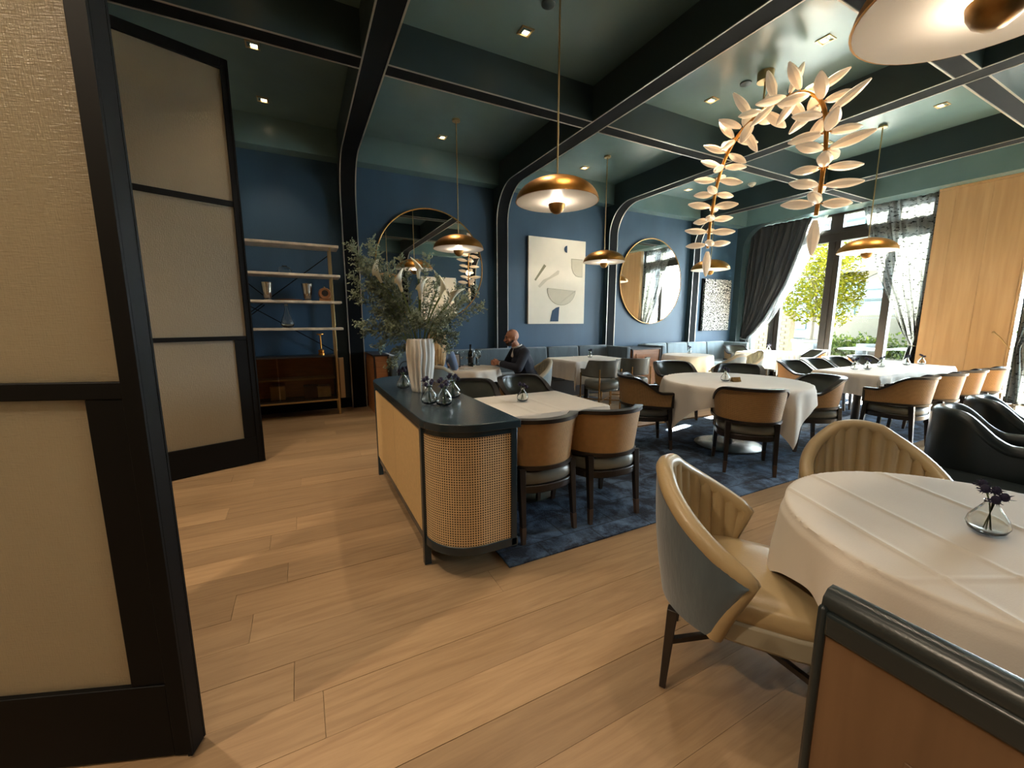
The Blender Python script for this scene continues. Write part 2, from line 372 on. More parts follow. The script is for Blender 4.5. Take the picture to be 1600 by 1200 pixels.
    def build(s, name, m, parent=None, bevel=0.0, ang=40, subd=0, merge=True, normals=True, kind=None):
        me = bpy.data.meshes.new(name); bm = bmesh.new()
        bv = [bm.verts.new(v) for v in s.v]
        lay = bm.loops.layers.uv.new('UVMap') if any(u for u in s.uv) else None
        for f, u in zip(s.f, s.uv):
            idx = list(dict.fromkeys(f))
            if len(idx) < 3: continue
            try: fc = bm.faces.new([bv[i] for i in idx])
            except ValueError: continue
            fc.smooth = True
            if lay and u and len(idx) == len(f):
                for lp, q in zip(fc.loops, u): lp[lay].uv = q
        if merge: bmesh.ops.remove_doubles(bm, verts=bm.verts, dist=1e-5)
        if normals: bmesh.ops.recalc_face_normals(bm, faces=bm.faces)
        bm.to_mesh(me); bm.free()
        me.set_sharp_from_angle(angle=R(ang))
        me.materials.append(MATS[m] if isinstance(m, str) else m)
        o = bpy.data.objects.new(name, me); col.objects.link(o)
        if bevel:
            md = o.modifiers.new('bevel', 'BEVEL'); md.width = bevel; md.segments = 2; md.limit_method = 'ANGLE'; md.angle_limit = R(40)
        if subd:
            md = o.modifiers.new('subsurf', 'SUBSURF'); md.levels = subd; md.render_levels = subd
        if parent: o.parent = parent
        if kind: o['kind'] = kind
        return o
def tag(o, label=None, cat=None, group=None, kind=None):
    if label: o['label'] = label
    if cat: o['category'] = cat
    if group: o['group'] = group
    if kind: o['kind'] = kind
    return o
def thing(name, loc, label, cat, rz=0.0, group=None):
    o = bpy.data.objects.new(name, None); col.objects.link(o); o.empty_display_size = .1
    o.location = loc; o.rotation_euler = (0, 0, rz)
    return tag(o, label, cat, group)
def dup(o, loc=None, rz=None, label=None, parent=None):
    c = o.copy(); col.objects.link(c)
    if parent: c.parent = parent
    if loc is not None: c.location = loc
    if rz is not None: c.rotation_euler = (0, 0, rz)
    if label: c['label'] = label
    for ch in [x for x in bpy.data.objects if x.parent == o]: dup(ch, parent=c)
    return c
def struct(name, mb, m, parent=None, **kw):
    o = mb.build(name, m, parent, **kw)
    if not parent: o['kind'] = 'structure'
    return o
def smooth01(t): t = max(0.0, min(1.0, t)); return t * t * (3 - 2 * t)
def facing(dx, dy): return math.atan2(-dx, dy)      # turns local +Y to (dx, dy)

# ------------------------------------------------------------------ room numbers
WY, FY = 7.2, -0.95            # back wall, front wall
CZ, BZ = 4.22, 3.83            # coffer ceiling, beam underside
BX = [-1.87, .79, 3.45, 6.11, 8.77]
CY = [1.86, 4.42]
WX = 10.7

# ------------------------------------------------------------------ floor with single oak planks
fl = struct('floor', MB().box((3.5, .8, -.12), (15.4, 13.2, .2)), 'oak')
rng = random.Random(3)
PW = .205
pmesh = {}
def plank_mesh(ln):
    if ln not in pmesh:
        o = MB().box((0, 0, -.008), (ln - .0016, PW - .0016, .016)).build('plank', 'oak', bevel=0)
        pmesh[ln] = o.data; bpy.data.objects.remove(o)
    return pmesh[ln]
row = 0; y = -.9
while y < WY:
    x = -2.2 - rng.random() * 1.2
    while x < 10.7:
        ln = rng.choice((1.6, 2.0, 2.4, 2.8))
        if not (y > 5 and x > 6.5) and not (y < .6 and x > 5.5) and not (1.95 < y < 3.85 and x > 1.3 and x + ln < 8.6):
            o = bpy.data.objects.new('plank', plank_mesh(ln)); col.objects.link(o); o.parent = fl
            o.location = (x + ln / 2, y + PW / 2, rng.uniform(-.0008, .0008)); 
        x += ln
    y += PW; row += 1
for (x, y, sx, sy) in ((8.7, 6.1, 4.6, 2.2), (8.2, -.1, 5.6, 1.4), (4.0, -2.6, 15, 3.4), (-3.2, 3.2, 2.4, 8.2)):
    o = MB().box((0, 0, 0), (sx, sy, .012)).build('plank', 'oak', fl); o.location = (x, y, -.0125)

# ------------------------------------------------------------------ ceiling, walls, soffits, beams
struct('ceiling', MB().box((3.4, 1.5, CZ + .06), (15.6, 11.6, .12)), 'teal_paint')
struct('wall_back', MB().box((3.5, WY + .06, 2.1), (15.4, .12, 4.2)), 'blue_plaster')
struct('wall_front', MB().box((5.9, FY - .06, 2.1), (10.2, .12, 4.2)), 'blue_plaster')
struct('wall_left', MB().box((-3.6, 1.5, 2.1), (.12, 11.5, 4.2)), 'beige_wall')
struct('wall_lobby', MB().box((-1.3, -4.2, 2.1), (4.5, .12, 4.2)).box((.85, -2.6, 2.1), (.12, 3.2, 4.2)), 'beige_wall')
struct('wall_sky_block', MB().box((10.75, 4, 9.3), (.5, 26, 10)), 'concrete')  # unseen mass added above the windows to keep sky light off the terrace
struct('wall_right', MB().box((10.9, -.86, 1.91), (.4, .3, 3.83)).box((10.95, 2.87, 1.91), (.28, 1.14, 3.83)).box((10.95, 7.08, 1.91), (.3, .25, 3.83)), 'teal_paint')
mb = MB(); poly = [(7.2, 0), (7.2, BZ), (6.45, BZ)]
for k in range(1, 13):
    a = PI / 2 * (1 - k / 12); poly.append((6.45 + .57 * math.cos(a), 3.26 + .57 * math.sin(a)))
poly.append((7.02, 0))
wa = struct('wall_arch', mb.prism(poly, 10.42, 10.6, 'X'), 'teal_dark')
struct('baseboard_back', MB().box((3.5, WY - .015, .08), (14.2, .03, .16)), 'black_strip')

# oak veneer wall between the two windows
ow = struct('wall_oak', MB().box((10.74, 2.855, 1.915), (.12, 1.15, 3.83)), 'oak_veneer')
for y0, y1 in ((3.202, 3.43), (2.752, 3.2), (2.285, 2.75)):
    MB().box((10.672, (y0 + y1) / 2, 1.895), (.02, y1 - y0, 3.77)).build('panel', 'oak_veneer', ow)
MB().box((10.665, 2.855, 3.805), (.035, 1.15, .04)).build('panel', 'oak_veneer', ow)
MB().box((10.70, 2.27, 1.9), (.10, .02, 3.8)).build('panel', 'oak_veneer', ow)

def beam_profile():
    pts = [((FY + .12, 0), (1, 0)), ((FY + .12, 3.23), (1, 0))]
    for k in range(1, 13):
        a = PI - PI / 2 * k / 12; pts.append(((FY + .72 + .6 * math.cos(a), 3.23 + .6 * math.sin(a)), (-math.cos(a), -math.sin(a))))
    for k in range(0, 13):
        a = PI / 2 - PI / 2 * k / 12; pts.append(((WY - .72 + .6 * math.cos(a), 3.23 + .6 * math.sin(a)), (-math.cos(a), -math.sin(a))))
    pts.append(((WY - .12, 0), (-1, 0)))
    return pts
def ribbon(prof, x0, x1, h):
    mb = MB(); rows = []
    for (p, n) in prof:
        q = (p[0] + n[0] * h, p[1] + n[1] * h)
        rows.append([(x0, p[0], p[1]), (x0, q[0], q[1]), (x1, q[0], q[1]), (x1, p[0], p[1])])
    mb.grid([r for r in rows]); return mb
prof = beam_profile()
for i, x in enumerate(BX):
    if i == 0: pr_ = [((-4.0, BZ), (0, -1))] + prof[14:]
    else: pr_ = prof
    inner = [p for p, n in pr_]
    poly = ([(WY, 0), (WY, CZ), (FY, CZ), (FY, 0)] if i else [(WY, 0), (WY, CZ), (-4.0, CZ)]) + inner
    bo = struct('beam', MB().prism(poly, x - .12, x + .12, 'X'), 'teal_dark', ang=25)
    ribbon(pr_, x - .119, x - .104, .007).build('trim', 'nickel_trim', bo)
    ribbon(pr_, x + .104, x + .119, .007).build('trim', 'nickel_trim', bo)
    ribbon(pr_, x - .102, x + .102, .003).build('inlay', 'black_strip', bo)
ends = [-3.5] + BX + [10.4]
for yb in CY:
    for a, b_ in zip(ends[:-1], ends[1:]):
        x0, x1 = a + .12, b_ - (.12 if b_ < 10 else 0)
        bo = struct('crossbeam', MB().box(((x0 + x1) / 2, yb, (BZ + CZ) / 2), (x1 - x0, .2, CZ - BZ)), 'teal_dark')
        for s in (-1, 1): MB().box(((x0 + x1) / 2, yb + s * .0915, BZ - .003), (x1 - x0, .015, .008)).build('trim', 'nickel_trim', bo)
        MB().box(((x0 + x1) / 2, yb, BZ - .001), (x1 - x0, .158, .004)).build('inlay', 'black_strip', bo)
for a, b_ in zip(ends[:-1], ends[1:]):
    x0, x1 = a + .12, b_ - (.12 if b_ < 10 else 0)
    struct('soffit_back', MB().box(((x0 + x1) / 2, WY - .12, (BZ + CZ) / 2), (x1 - x0, .24, CZ - BZ)), 'teal_paint')
    if a > 0: struct('soffit_front', MB().box(((x0 + x1) / 2, FY + .12, (BZ + CZ) / 2), (x1 - x0, .24, CZ - BZ)), 'teal_paint')
struct('soffit_right', MB().box((10.77, 3.1, (BZ + CZ) / 2), (.74, 8.2, CZ - BZ)), 'teal_paint')

# ------------------------------------------------------------------ windows of the right wall
def window(name, posts, clere, y0, y1):
    w = bpy.data.objects.new(name, None); col.objects.link(w); w.location = (11.0, (y0 + y1) / 2, 0); w['kind'] = 'structure'
    yc = (y0 + y1) / 2
    for y, wd in posts: MB().box((0, y - yc, 1.91), (.12, wd, 3.82)).build('post', 'bronze_frame', w, bevel=.008)
    for y, wd in posts:
        if wd > .2: MB().box((-.07, y - yc, 1.6), (.03, .05, 3.2)).build('post', 'bronze_frame', w)
    MB().box((0, 0, 3.36), (.14, y1 - y0, .28)).box((-.075, 0, 3.42), (.03, y1 - y0, .05)).build('transom', 'bronze_frame', w)
    MB().box((0, 0, .06), (.12, y1 - y0, .12)).build('rail', 'bronze_frame', w)
    MB().box((0, 0, 3.81), (.12, y1 - y0, .05)).build('rail', 'bronze_frame', w)
    for y in clere: MB().box((0, y - yc, 3.64), (.10, .08, .33)).build('mullion', 'bronze_frame', w)
    ys = sorted([y0] + [p[0] for p in posts] + [y1])
    for a, b_ in zip(ys[:-1], ys[1:]):
        if b_ - a > .3: MB().box((.02, (a + b_) / 2 - yc, 1.93), (.012, b_ - a, 3.78)).build('pane', 'window_glass', w)
    return w
window('window_1', [(6.93, .12), (6.36, .26), (5.17, .25), (4.11, .14), (3.5, .12)], [5.22, 4.2], 3.44, 6.98)
window('window_2', [(2.2, .12), (1.3, .14), (.4, .24), (-.6, .12)], [.4], -.68, 2.28)

# ------------------------------------------------------------------ folding doors with frosted linen glass
def fold_door(name, p0, d, wid, rails, left_stile):
    w = bpy.data.objects.new(name, None); col.objects.link(w); w['kind'] = 'structure'
    w.location = (p0[0], p0[1], 0); w.rotation_euler = (0, 0, math.atan2(d[1], d[0]))
    T = .055; H_ = 3.72
    def bx(x0, x1, z0, z1, nm, m='black_frame', t=T, y=0.0): return MB().box(((x0 + x1) / 2, y, (z0 + z1) / 2), (x1 - x0, t, z1 - z0)).build(nm, m, w, bevel=.003 if m != 'frosted_glass' else 0)
    bx(0, .058, 0.008, H_, 'stile'); bx(wid - left_stile, wid, 0.008, H_, 'stile')
    bx(.058, .16, .27, rails[0][0], 'stile', t=.04); bx(wid - left_stile - .1, wid - left_stile, .27, rails[0][0], 'stile', t=.04)
    bx(.058, wid - left_stile, .008, .27, 'rail', t=.05)
    bx(.058, wid - left_stile, H_ - .09, H_, 'rail')
    for z0, z1 in rails: bx(.058, wid - left_stile, z0, z1, 'rail', t=.045)
    zs = [.27] + [z for rr in rails for z in rr] + [H_ - .09]
    for k in range(0, len(zs), 2): bx(.05 if k else .15, wid - left_stile + .008 - (0 if k else .1), zs[k] - .008, zs[k + 1] + .008, 'pane', 'frosted_glass', .014)
    for s in (-1, 1): MB().box((.006, s * (T / 2 + .004), H_ / 2), (.012, .008, H_ - .02)).build('edge_bead', 'black_frame', w)
    return w
d1 = (-.936, .353)
fold_door('door_1', (-.41 + .02 * .353, 1.49 + .027), d1, 1.02, [(1.2, 1.25), (2.47, 2.52)], .058)
fold_door('door_2', (-.43, 4.75), (-.94, -.34), 1.02, [(1.24, 1.28), (2.47, 2.52)], .058)

# ------------------------------------------------------------------ rug
rug = MB().box((4.9, 2.93, .006), (7.84, 2.0, .011)).build('area_rug', 'rug_pile', bevel=.004)
tag(rug, 'large mottled navy blue rug in blocks on the oak floor', 'rug')

# ------------------------------------------------------------------ curtains
def curtain(name, left, right, x, nf, amp, m, label, z_tie, lining=None):
    def ev(tab, z):
        if z >= tab[0][0]: return tab[0][1]
        for (za, ya), (zb_, yb) in zip(tab[:-1], tab[1:]):
            if za >= z >= zb_:
                t = (za - z) / (za - zb_); return ya + (yb - ya) * t
        return tab[-1][1]
    rows = []; uvs = []; nz_ = 46; nu = nf * 8
    w0 = abs(ev(left, left[0][0]) - ev(right, right[0][0]))
    for k in range(nz_ + 1):
        z = left[0][0] + (.02 - left[0][0]) * k / nz_
        a, b_ = ev(left, z), ev(right, z); w = abs(b_ - a); comp = min(2.2, max(.8, w0 / max(w, .05)) ** .5)
        pinch = 1 - .35 * math.exp(-((z - z_tie) / .12) ** 2)
        row_, ur = [], []
        for j in range(nu + 1):
            u = j / nu; ph = u * nf * 2 * PI
            xx = x + amp * comp * pinch * (math.sin(ph) + .35 * math.sin(2.3 * ph + 1.3 + z)) + .015 * math.sin(9 * u + 2 * z)
            row_.append((xx, a + (b_ - a) * u + .012 * math.sin(ph * .5 + 3 * z), z)); ur.append((u * w0 * 2, z))
        rows.append(row_); uvs.append(ur)
    o = MB().grid(rows, uvs).build(name, m, ang=80, merge=False, normals=False)
    md = o.modifiers.new('thick', 'SOLIDIFY'); md.thickness = .003
    return tag(o, label, 'curtain')
cl = curtain('velvet_curtain', [(3.82, 7.02), (.97, 7.06), (.6, 7.05), (0, 7.05)], [(3.82, 5.56), (2.97, 5.82), (2.24, 6.05), (1.46, 6.44), (1.15, 6.7), (.97, 6.92), (.6, 6.84), (0, 6.80)], 10.72, 9, .035, 'velvet_night', 'dark velvet curtain swept aside in the arched corner', .97)
rows = []
for k in range(25):
    a = 2 * PI * k / 24; rows.append((10.72 + .12 * math.cos(a), 6.99 + .085 * math.sin(a), .97 + .03 * math.sin(a + .8)))
MB().tube(rows, .016, 6).build('tieback', 'velvet_blue', cl)
curtain('sheer_curtain', [(3.82, 6.95), (.97, 7.0), (0, 7.0)], [(3.82, 5.30), (2.95, 5.62), (1.5, 6.32), (1.1, 6.62), (.9, 6.78), (0, 6.7)], 10.86, 9, .02, 'sheer_plain', 'white sheer curtain hanging behind the dark velvet curtain', .97)
cs = curtain('sheer_curtain', [(3.82, 4.66), (2.37, 4.22), (1.32, 3.79), (.95, 3.60), (.6, 3.66), (0, 3.72)], [(3.82, 3.46), (0, 3.46)], 10.80, 9, .026, 'sheer_print', 'grey flecked sheer curtain tied back against the oak wall', .95)
rows = [(10.80 + .07 * math.cos(2 * PI * k / 20), 3.53 + .08 * math.sin(2 * PI * k / 20), .95 + .02 * math.sin(2 * PI * k / 20)) for k in range(21)]
MB().tube(rows, .010, 6).build('tieback', 'sheer_plain', cs)
cs2 = curtain('sheer_curtain', [(3.82, 2.24), (0, 2.22)], [(3.82, .95), (2.4, 1.3), (1.3, 1.75), (.98, 1.98), (.6, 1.8), (0, 1.62)], 10.76, 9, .03, 'sheer_print', 'flecked sheer curtain at the frame edge, beyond the oak wall', .98)
rod = MB().tube([(10.655, 2.46, 1.23), (10.60, 2.44, 1.23), (10.585, 2.36, 1.15), (10.59, 2.26, 1.0), (10.63, 2.22, .95), (10.66, 2.25, .97)], .009, 8).ball((10.655, 2.46, 1.23), .02).build('curtain_hook', 'pale_brass')
tag(rod, 'curved brass tieback hook on the oak wall edge', 'hook')

# ------------------------------------------------------------------ outdoors: terrace seen through the window
struct('terrace', MB().box((31, 6, -.1), (40, 44, .1)), 'terrace_stone')
def tree(name, x, y, zb, h, cr, m, label, n, lean=0.0, seed=1):
    rg = random.Random(seed); t = thing(name, (x, y, zb), label, 'tree')
    mb = MB(); mb.tube([(0, 0, 0), (.02, lean * .3, h * .35), (0, lean, h * .75)], [.05, .04, .02], 8)
    for k in range(9):
        a = k * 2.4; z0 = h * (.2 + .06 * k); mb.tube([(0, lean * .4, z0), (.35 * math.cos(a), .35 * math.sin(a), z0 + .35), (.75 * math.cos(a), .75 * math.sin(a), z0 + .6)], [.02, .013, .006], 5)
    mb.build('trunk', 'bark', t)
    lf = MB()
    for k in range(n):
        while True:
            p = Vector((rg.uniform(-1, 1), rg.uniform(-1, 1), rg.uniform(-1, 1)))
            if .25 < p.length < 1 and noise.noise(p * 2.6 + Vector((seed, 0, 0))) > -.22: break
        q = Vector((p.x * cr, p.y * cr + lean * (p.z + .5), h * .62 + p.z * h * .45))
        u = Vector((rg.gauss(0, 1), rg.gauss(0, 1), rg.gauss(0, 1))).normalized(); w = u.orthogonal().normalized(); s = rg.uniform(.05, .09)
        lf.add([q - u * s, q + w * s * .5, q + u * s, q - w * s * .5], [(0, 1, 2, 3)])
    lf.build('leaves', m, t, merge=False, normals=False, kind='stuff')
    return t
pot = MB().lathe([(.36, 0), (.40, .02), (.52, .78), (.55, .80), (.55, .88), (.49, .88), (.46, .7)], 28).build('planter_pot', 'pot_grey'); pot.location = (15, 7.45, -.05)
tag(pot, 'tall grey planter pot holding the yellow tree outside', 'planter')
MB().lathe([(.0, .78), (.47, .78)], 20).build('soil', 'soil', pot)
tree('potted_tree', 15, 7.45, .72, 3.3, 1.25, 'leaf_yellow', 'yellow green leafy tree growing in the grey pot outside', 3600, 0, 4)
tree('garden_tree', 17.5, 8.15, .55, 3.5, 1.0, 'leaf_yellow', 'yellow green tree on the terrace beneath the cream parasol', 2600, .1, 9)
tree('garden_tree', 23, 17, -.05, 5.0, 2.2, 'leaf_shrub', 'green tree farther off behind the potted tree', 1800, .1, 12)
tree('garden_tree', 22, 13.5, -.05, 3.4, 1.6, 'leaf_shrub', 'low dark green tree left of the beige garden wall', 1500, .1, 15)
bw = struct('wall_garden', MB().box((16.0, 9.9, .9), (.3, 2.6, 1.8)), 'brick')
bmesh_b = MB().box((0, 0, 0), (.03, .29, .085)).build('brick', 'brick'); bd = bmesh_b.data; bpy.data.objects.remove(bmesh_b)
for k in range(16):
    for j in range(8):
        o = bpy.data.objects.new('brick', bd); col.objects.link(o); o.parent = bw; o.location = (15.84, 8.75 + j * .31 + (.155 if k % 2 else 0), .1 + k * .105)
struct('wall_terrace', MB().box((20.0, 8.0, .75), (.3, 4.2, 1.6)).box((20.1, 8.2, 1.62), (.5, 4.6, .12)), 'concrete')
pa = thing('parasol', (17.2, 6.3, -.05), 'big cream parasol open over the terrace', 'parasol')
mb = MB(); n = 8; vs = [(0, 0, 3.75)]; fs = []
for ring, (rr, zz) in enumerate(((1.1, 3.42), (2.5, 2.95))):
    for k in range(n): vs.append((rr * math.cos(2 * PI * k / n), rr * math.sin(2 * PI * k / n), zz))
for k in range(n): fs.append((0, 1 + k, 1 + (k + 1) % n)); fs.append((1 + k, 9 + k, 9 + (k + 1) % n, 1 + (k + 1) % n))
cn = mb.add(vs, fs).build('canopy', 'parasol_cream', pa, ang=10); md = cn.modifiers.new('t', 'SOLIDIFY'); md.thickness = .02
MB().tube([(0, 0, 0), (0, 0, 3.7)], .035, 10).build('pole', 'outdoor_grey', pa)
MB().lathe([(.35, 0), (.35, .08), (.08, .12)], 20).build('base', 'outdoor_grey', pa)
pa2 = dup(pa, (21, 3.9, -.05), .4, 'cream parasol farther along the terrace, right of the tree')
for k in range(8): MB().bar((0, 0, 3.3), (2.4 * math.cos(2 * PI * k / 8), 2.4 * math.sin(2 * PI * k / 8), 2.93), .03).build('rib', 'outdoor_grey', pa)
bl = thing('glass_building', (34, 13, 0), 'pale building with blue green glazing across the garden', 'building')
MB().box((2, 1, 4.2), (4, 12, 8.4)).build('wall', 'facade', bl)
for r_ in range(3):
    for c_ in range(4):
        MB().box((-.05, -3.3 + c_ * 2.95, 1.8 + r_ * 2.7), (.2, 2.5, 1.9)).build('pane', 'facade_glass', bl)
for r_ in range(4): MB().box((-.4, 1, .35 + r_ * 2.7), (.9, 12, .22)).build('ledge', 'outdoor_white', bl)
hg = MB()
rg = random.Random(5)
for k in range(5000):
    q = Vector((18.6 + rg.gauss(0, .25), rg.uniform(2.2, 9.0), .15 + abs(rg.gauss(0, .28)))); u = Vector((rg.gauss(0, 1), rg.gauss(0, 1), rg.gauss(0, 1))).normalized(); w = u.orthogonal(); s = rg.uniform(.06, .11)
    hg.add([q - u * s, q + w * s * .5, q + u * s, q - w * s * .5], [(0, 1, 2, 3)])
hg = hg.build('low_hedge', 'leaf_shrub', merge=False, normals=False); tag(hg, 'low yellow green hedge in front of the beige garden wall', 'hedge', kind='stuff')
def out_table(x, y, label):
    t = thing('terrace_table', (x, y, -.05), label, 'table')
    MB().box((0, 0, .73), (.9, .9, .04)).build('tabletop', 'outdoor_white', t, bevel=.01)
    MB().box((0, 0, .36), (.08, .08, .7)).box((0, 0, .02), (.5, .5, .04)).build('base', 'outdoor_grey', t)
out_table(13.6, 5.4, 'white terrace table outside behind the mullion'); out_table(14.4, 4.6, 'white terrace table outside, nearer the sheer curtain')
def out_chair(x, y, rz, label):
    t = thing('terrace_chair', (x, y, -.05), label, 'chair', rz)
    MB().box((0, 0, .44), (.46, .46, .05)).build('seat', 'outdoor_white', t, bevel=.02)
    mb = MB(); P = [[(.25 * math.sin(a), -.22 * math.cos(a), z) for z in (.44, .6, .74, .84)] for a in [R(-80 + 16 * k) for k in range(11)]]
    o = mb.grid(P).build('backrest', 'outdoor_grey', t); md = o.modifiers.new('t', 'SOLIDIFY'); md.thickness = .025
    for sx in (-1, 1):
        for sy in (-1, 1): MB().bar((sx * .18, sy * .18, .43), (sx * .22, sy * .22, 0), .03, .02).build('leg', 'outdoor_grey', t)
out_chair(13.0, 4.2, .6, 'pale round backed terrace chair just outside the tied sheer'); out_chair(13.5, 3.7, -.4, 'pale terrace chair outside, half behind the tied sheer'); out_chair(14.2, 5.6, 2.4, 'pale terrace chair at the white table outside'); out_chair(13.0, 6.3, 1.0, 'pale terrace chair outside near the grey pot')

# ------------------------------------------------------------------ recessed square downlights
DL = [(2.15, 3.88), (2.13, 6.47), (-.23, 6.49), (-.24, 5.33), (4.85, 6.48), (7.6, 6.47), (4.87, 3.87), (4.89, 2.6), (7.66, 2.57), (2.15, 2.6), (7.62, 3.87),
      (2.15, 1.15), (4.87, 1.15), (7.64, 1.15), (-.24, 3.88), (-.24, 2.6), (-.24, 1.15), (-.24, -.1), (-1.2, -1.6), (9.6, 5.6), (9.6, 1.1), (2.15, .0), (4.87, .0), (-2.5, .9), (-1.25, 2.75)]  # last two are out of view, added to light the folding door glass
DLAB = ['square recessed downlight on the teal coffer near the foremost long pendant', 'square recessed downlight beside the brass canopy over the round mirror', 'glowing yellow downlight above the folding door edge',
        'dim downlight close to the crossbeam above the folding door', 'square downlight above the abstract painting', 'square downlight above the far round mirror', 'square downlight left of the chandelier canopy',
        'square downlight near the ceiling edge between chandelier and large shade', 'square downlight on the pale ceiling right of the thin rod']
MORE = ['square downlight above the square table by the console', 'square downlight behind the chandelier, over the long table', 'square downlight above the two front armchairs', 'square downlight above the dark lounge chairs', 'square downlight above the far end of the bench row by the second window',
        'square downlight between folding door and console, farther one', 'square downlight between folding door and console, middle one', 'square downlight above the bare floor beside the nearer folding door', 'square downlight above the spot of the camera', 'square downlight in the lobby behind the camera', 'square downlight over the window table',
        'square downlight over the second window', 'square downlight above the front round table', 'square downlight above the front wall by the lounge chairs', 'added unseen lobby downlight that brightens the nearer folding door glass', 'added unseen downlight between the two folding doors that brightens their glass']
dl0 = None
for i, (x, y) in enumerate(DL):
    lab = DLAB[i] if i < len(DLAB) else None
    if dl0 is None:
        dl0 = thing('downlight', (x, y, CZ), lab, 'downlight', group='recessed ceiling downlights')
        mb = MB()
        for sx, sy, dx, dy in ((0, .058, .13, .014), (0, -.058, .13, .014), (.058, 0, .014, .102), (-.058, 0, .014, .102)): mb.box((sx, sy, -.004), (dx, dy, .012))
        mb.build('frame', 'pale_brass', dl0)
        MB().box((0, 0, .006), (.104, .104, .004)).build('recess', 'black_frame', dl0)
        MB().box((.012, .018, .001), (.06, .05, .005)).build('lamp_face', 'lit_face', dl0)
    else:
        if lab is None: lab = MORE[i - len(DLAB)]
        dup(dl0, (x, y, CZ), 0, lab)
    e_ = (7 if y < .5 else 14) if x > 0 else (11 if y > 1.5 else 5) if x > -1 else {2.75: 45, .9: 70, -1.6: 24}[y]
    lamp('SPOT', 'downlight_beam', (x, y, CZ - .02), e_, WARM if x < 3.4 else (1, .86, .70), spot_size=R(140 if y in (-1.6, .9) else 88), spot_blend=.7, shadow_soft_size=.05)
for (x, y), lab in zip([(2.16, 3.48), (4.9, 3.44), (7.64, 3.42)], ['small round ceiling sensor near the top edge, beside the long pendant rod', 'small round ceiling sensor left of the chandelier canopy', 'small pale round ceiling sensor beside the thin rod']):
    t = tag(MB().lathe([(.062, 0), (.062, -.012), (.05, -.018), (0, -.018)], 20).build('ceiling_sensor', 'teal_dark' if x < 6 else 'smoke_white'), lab, 'sensor'); t.location = (x, y, CZ)
t = thing('smoke_detector', (8.43, 5.6, CZ), 'white smoke detector on the ceiling between the chandelier legs', 'detector')
MB().lathe([(.075, 0), (.075, -.02), (.055, -.045), (0, -.05)], 20).build('body', 'smoke_white', t); MB().lathe([(.03, -.045), (.03, -.065), (0, -.066)], 12).build('sensor_head', 'smoke_white', t)

# ------------------------------------------------------------------ dome pendants
def dome(r, h, n, t):
    pr_ = []
    for k in range(n + 1):
        a = PI / 2 * (k / n); pr_.append((r * math.sin(a * .96) / math.sin(PI / 2 * .96), -h * (1 - math.cos(a * .96)) / (1 - math.cos(PI / 2 * .96))))
    return pr_
def pendant(x, y, zr, lab, first=[None]):
    if first[0]:
        o = dup(first[0], (x, y, zr), 0, lab)
    else:
        o = thing('dome_pendant', (x, y, zr), lab, 'pendant lamp', group='brass dome pendants')
        pr_ = dome(.365, .195, 14, 0)
        MB().lathe([(.0, .2)] + [(r_, z + .2) for r_, z in pr_[1:]] + [(.368, .0), (.362, 0)], 48).build('shade', 'brass', o, ang=60)
        MB().lathe([(.0, .19)] + [(r_ * .985, z + .192) for r_, z in pr_[1:]], 48).build('shade_lining', 'white_enamel', o, ang=60)
        MB().tube([(0, 0, .16), (0, 0, CZ - zr - .02)], .008, 8).build('rod', 'pale_brass', o)
        MB().lathe([(0, .03), (.018, .03), (.02, -.02)] , 12, (0, 0, .16)).build('collar', 'brass', o)
        MB().tube([(0, 0, .16), (0, 0, -.04)], .006, 8).build('stem', 'pale_brass', o)
        b_ = MB().lathe([(0, -.105), (.03, -.098), (.055, -.078), (.07, -.05), (.075, -.02), (.068, -.02), (.05, -.03), (0, -.035)], 28).build('lower_bowl', 'aged_brass', o, ang=60)
        MB().lathe([(.055, 0), (.055, -.025), (.0, -.025)], 24, (0, 0, CZ - zr)).build('canopy', 'pale_brass', o)
        first[0] = o
    lamp('POINT', 'pendant_bulb', (x, y, zr + .012), 14, (1, .84, .66), shadow_soft_size=.045)
    return o
pendant(2.14, 5.86, 2.47, 'brass dome pendant before the large round mirror with reflections')
pendant(2.1, 3.2, 2.47, 'large looking brass dome pendant on a long rod, just above the abstract painting')
pendant(4.86, 5.86, 2.46, 'brass dome pendant hanging between the painting and the oval looking mirror')
pendant(7.5, 5.72, 2.46, 'brass dome pendant below the left leg of the chandelier')
pendant(7.68, 3.19, 2.46, 'brass dome pendant against the bright window and sheer curtain')
pendant(2.02, .58, 2.44, 'huge looking dome shade cut off at the top right corner')

# ------------------------------------------------------------------ leaf chandelier
ch = thing('leaf_chandelier', (4.9, 3.2, CZ), 'arched brass chandelier hung with glowing alabaster leaves', 'chandelier')
def place_chandelier():
    # arch in a vertical plane: legs at both ends, apex under the rod (local metres below the ceiling)
    A, B = Vector((.27, .78, 0)), Vector((-.22, -.78, 0))
    pts = []
    key = [(-1.05, -1.78), (-1.03, -1.5), (-.97, -1.15), (-.86, -.85), (-.68, -.62), (-.4, -.47), (0, -.41), (.4, -.42), (.72, -.5), (.95, -.7), (1.04, -1.0), (1.05, -1.35), (1.02, -1.75)]
    for s_, z in key:
        p = A * (-s_) if s_ < 0 else B * s_
        pts.append(Vector((p.x, p.y, z)))
    fine = []
    for i in range(len(pts) - 1):
        p0, p1, p2, p3 = pts[max(i - 1, 0)], pts[i], pts[i + 1], pts[min(i + 2, len(pts) - 1)]
        for k in range(4):
            t = k / 4; fine.append(.5 * ((2 * p1) + (p2 - p0) * t + (2 * p0 - 5 * p1 + 4 * p2 - p3) * t * t + (3 * p1 - p0 - 3 * p2 + p3) * t ** 3))
    fine.append(pts[-1]); return fine
cp = place_chandelier()
MB().tube(cp, .02, 10).build('stem', 'brass', ch)
MB().tube([(0, 0, -.06), (0, 0, -.5)], .011, 8).build('rod', 'pale_brass', ch)
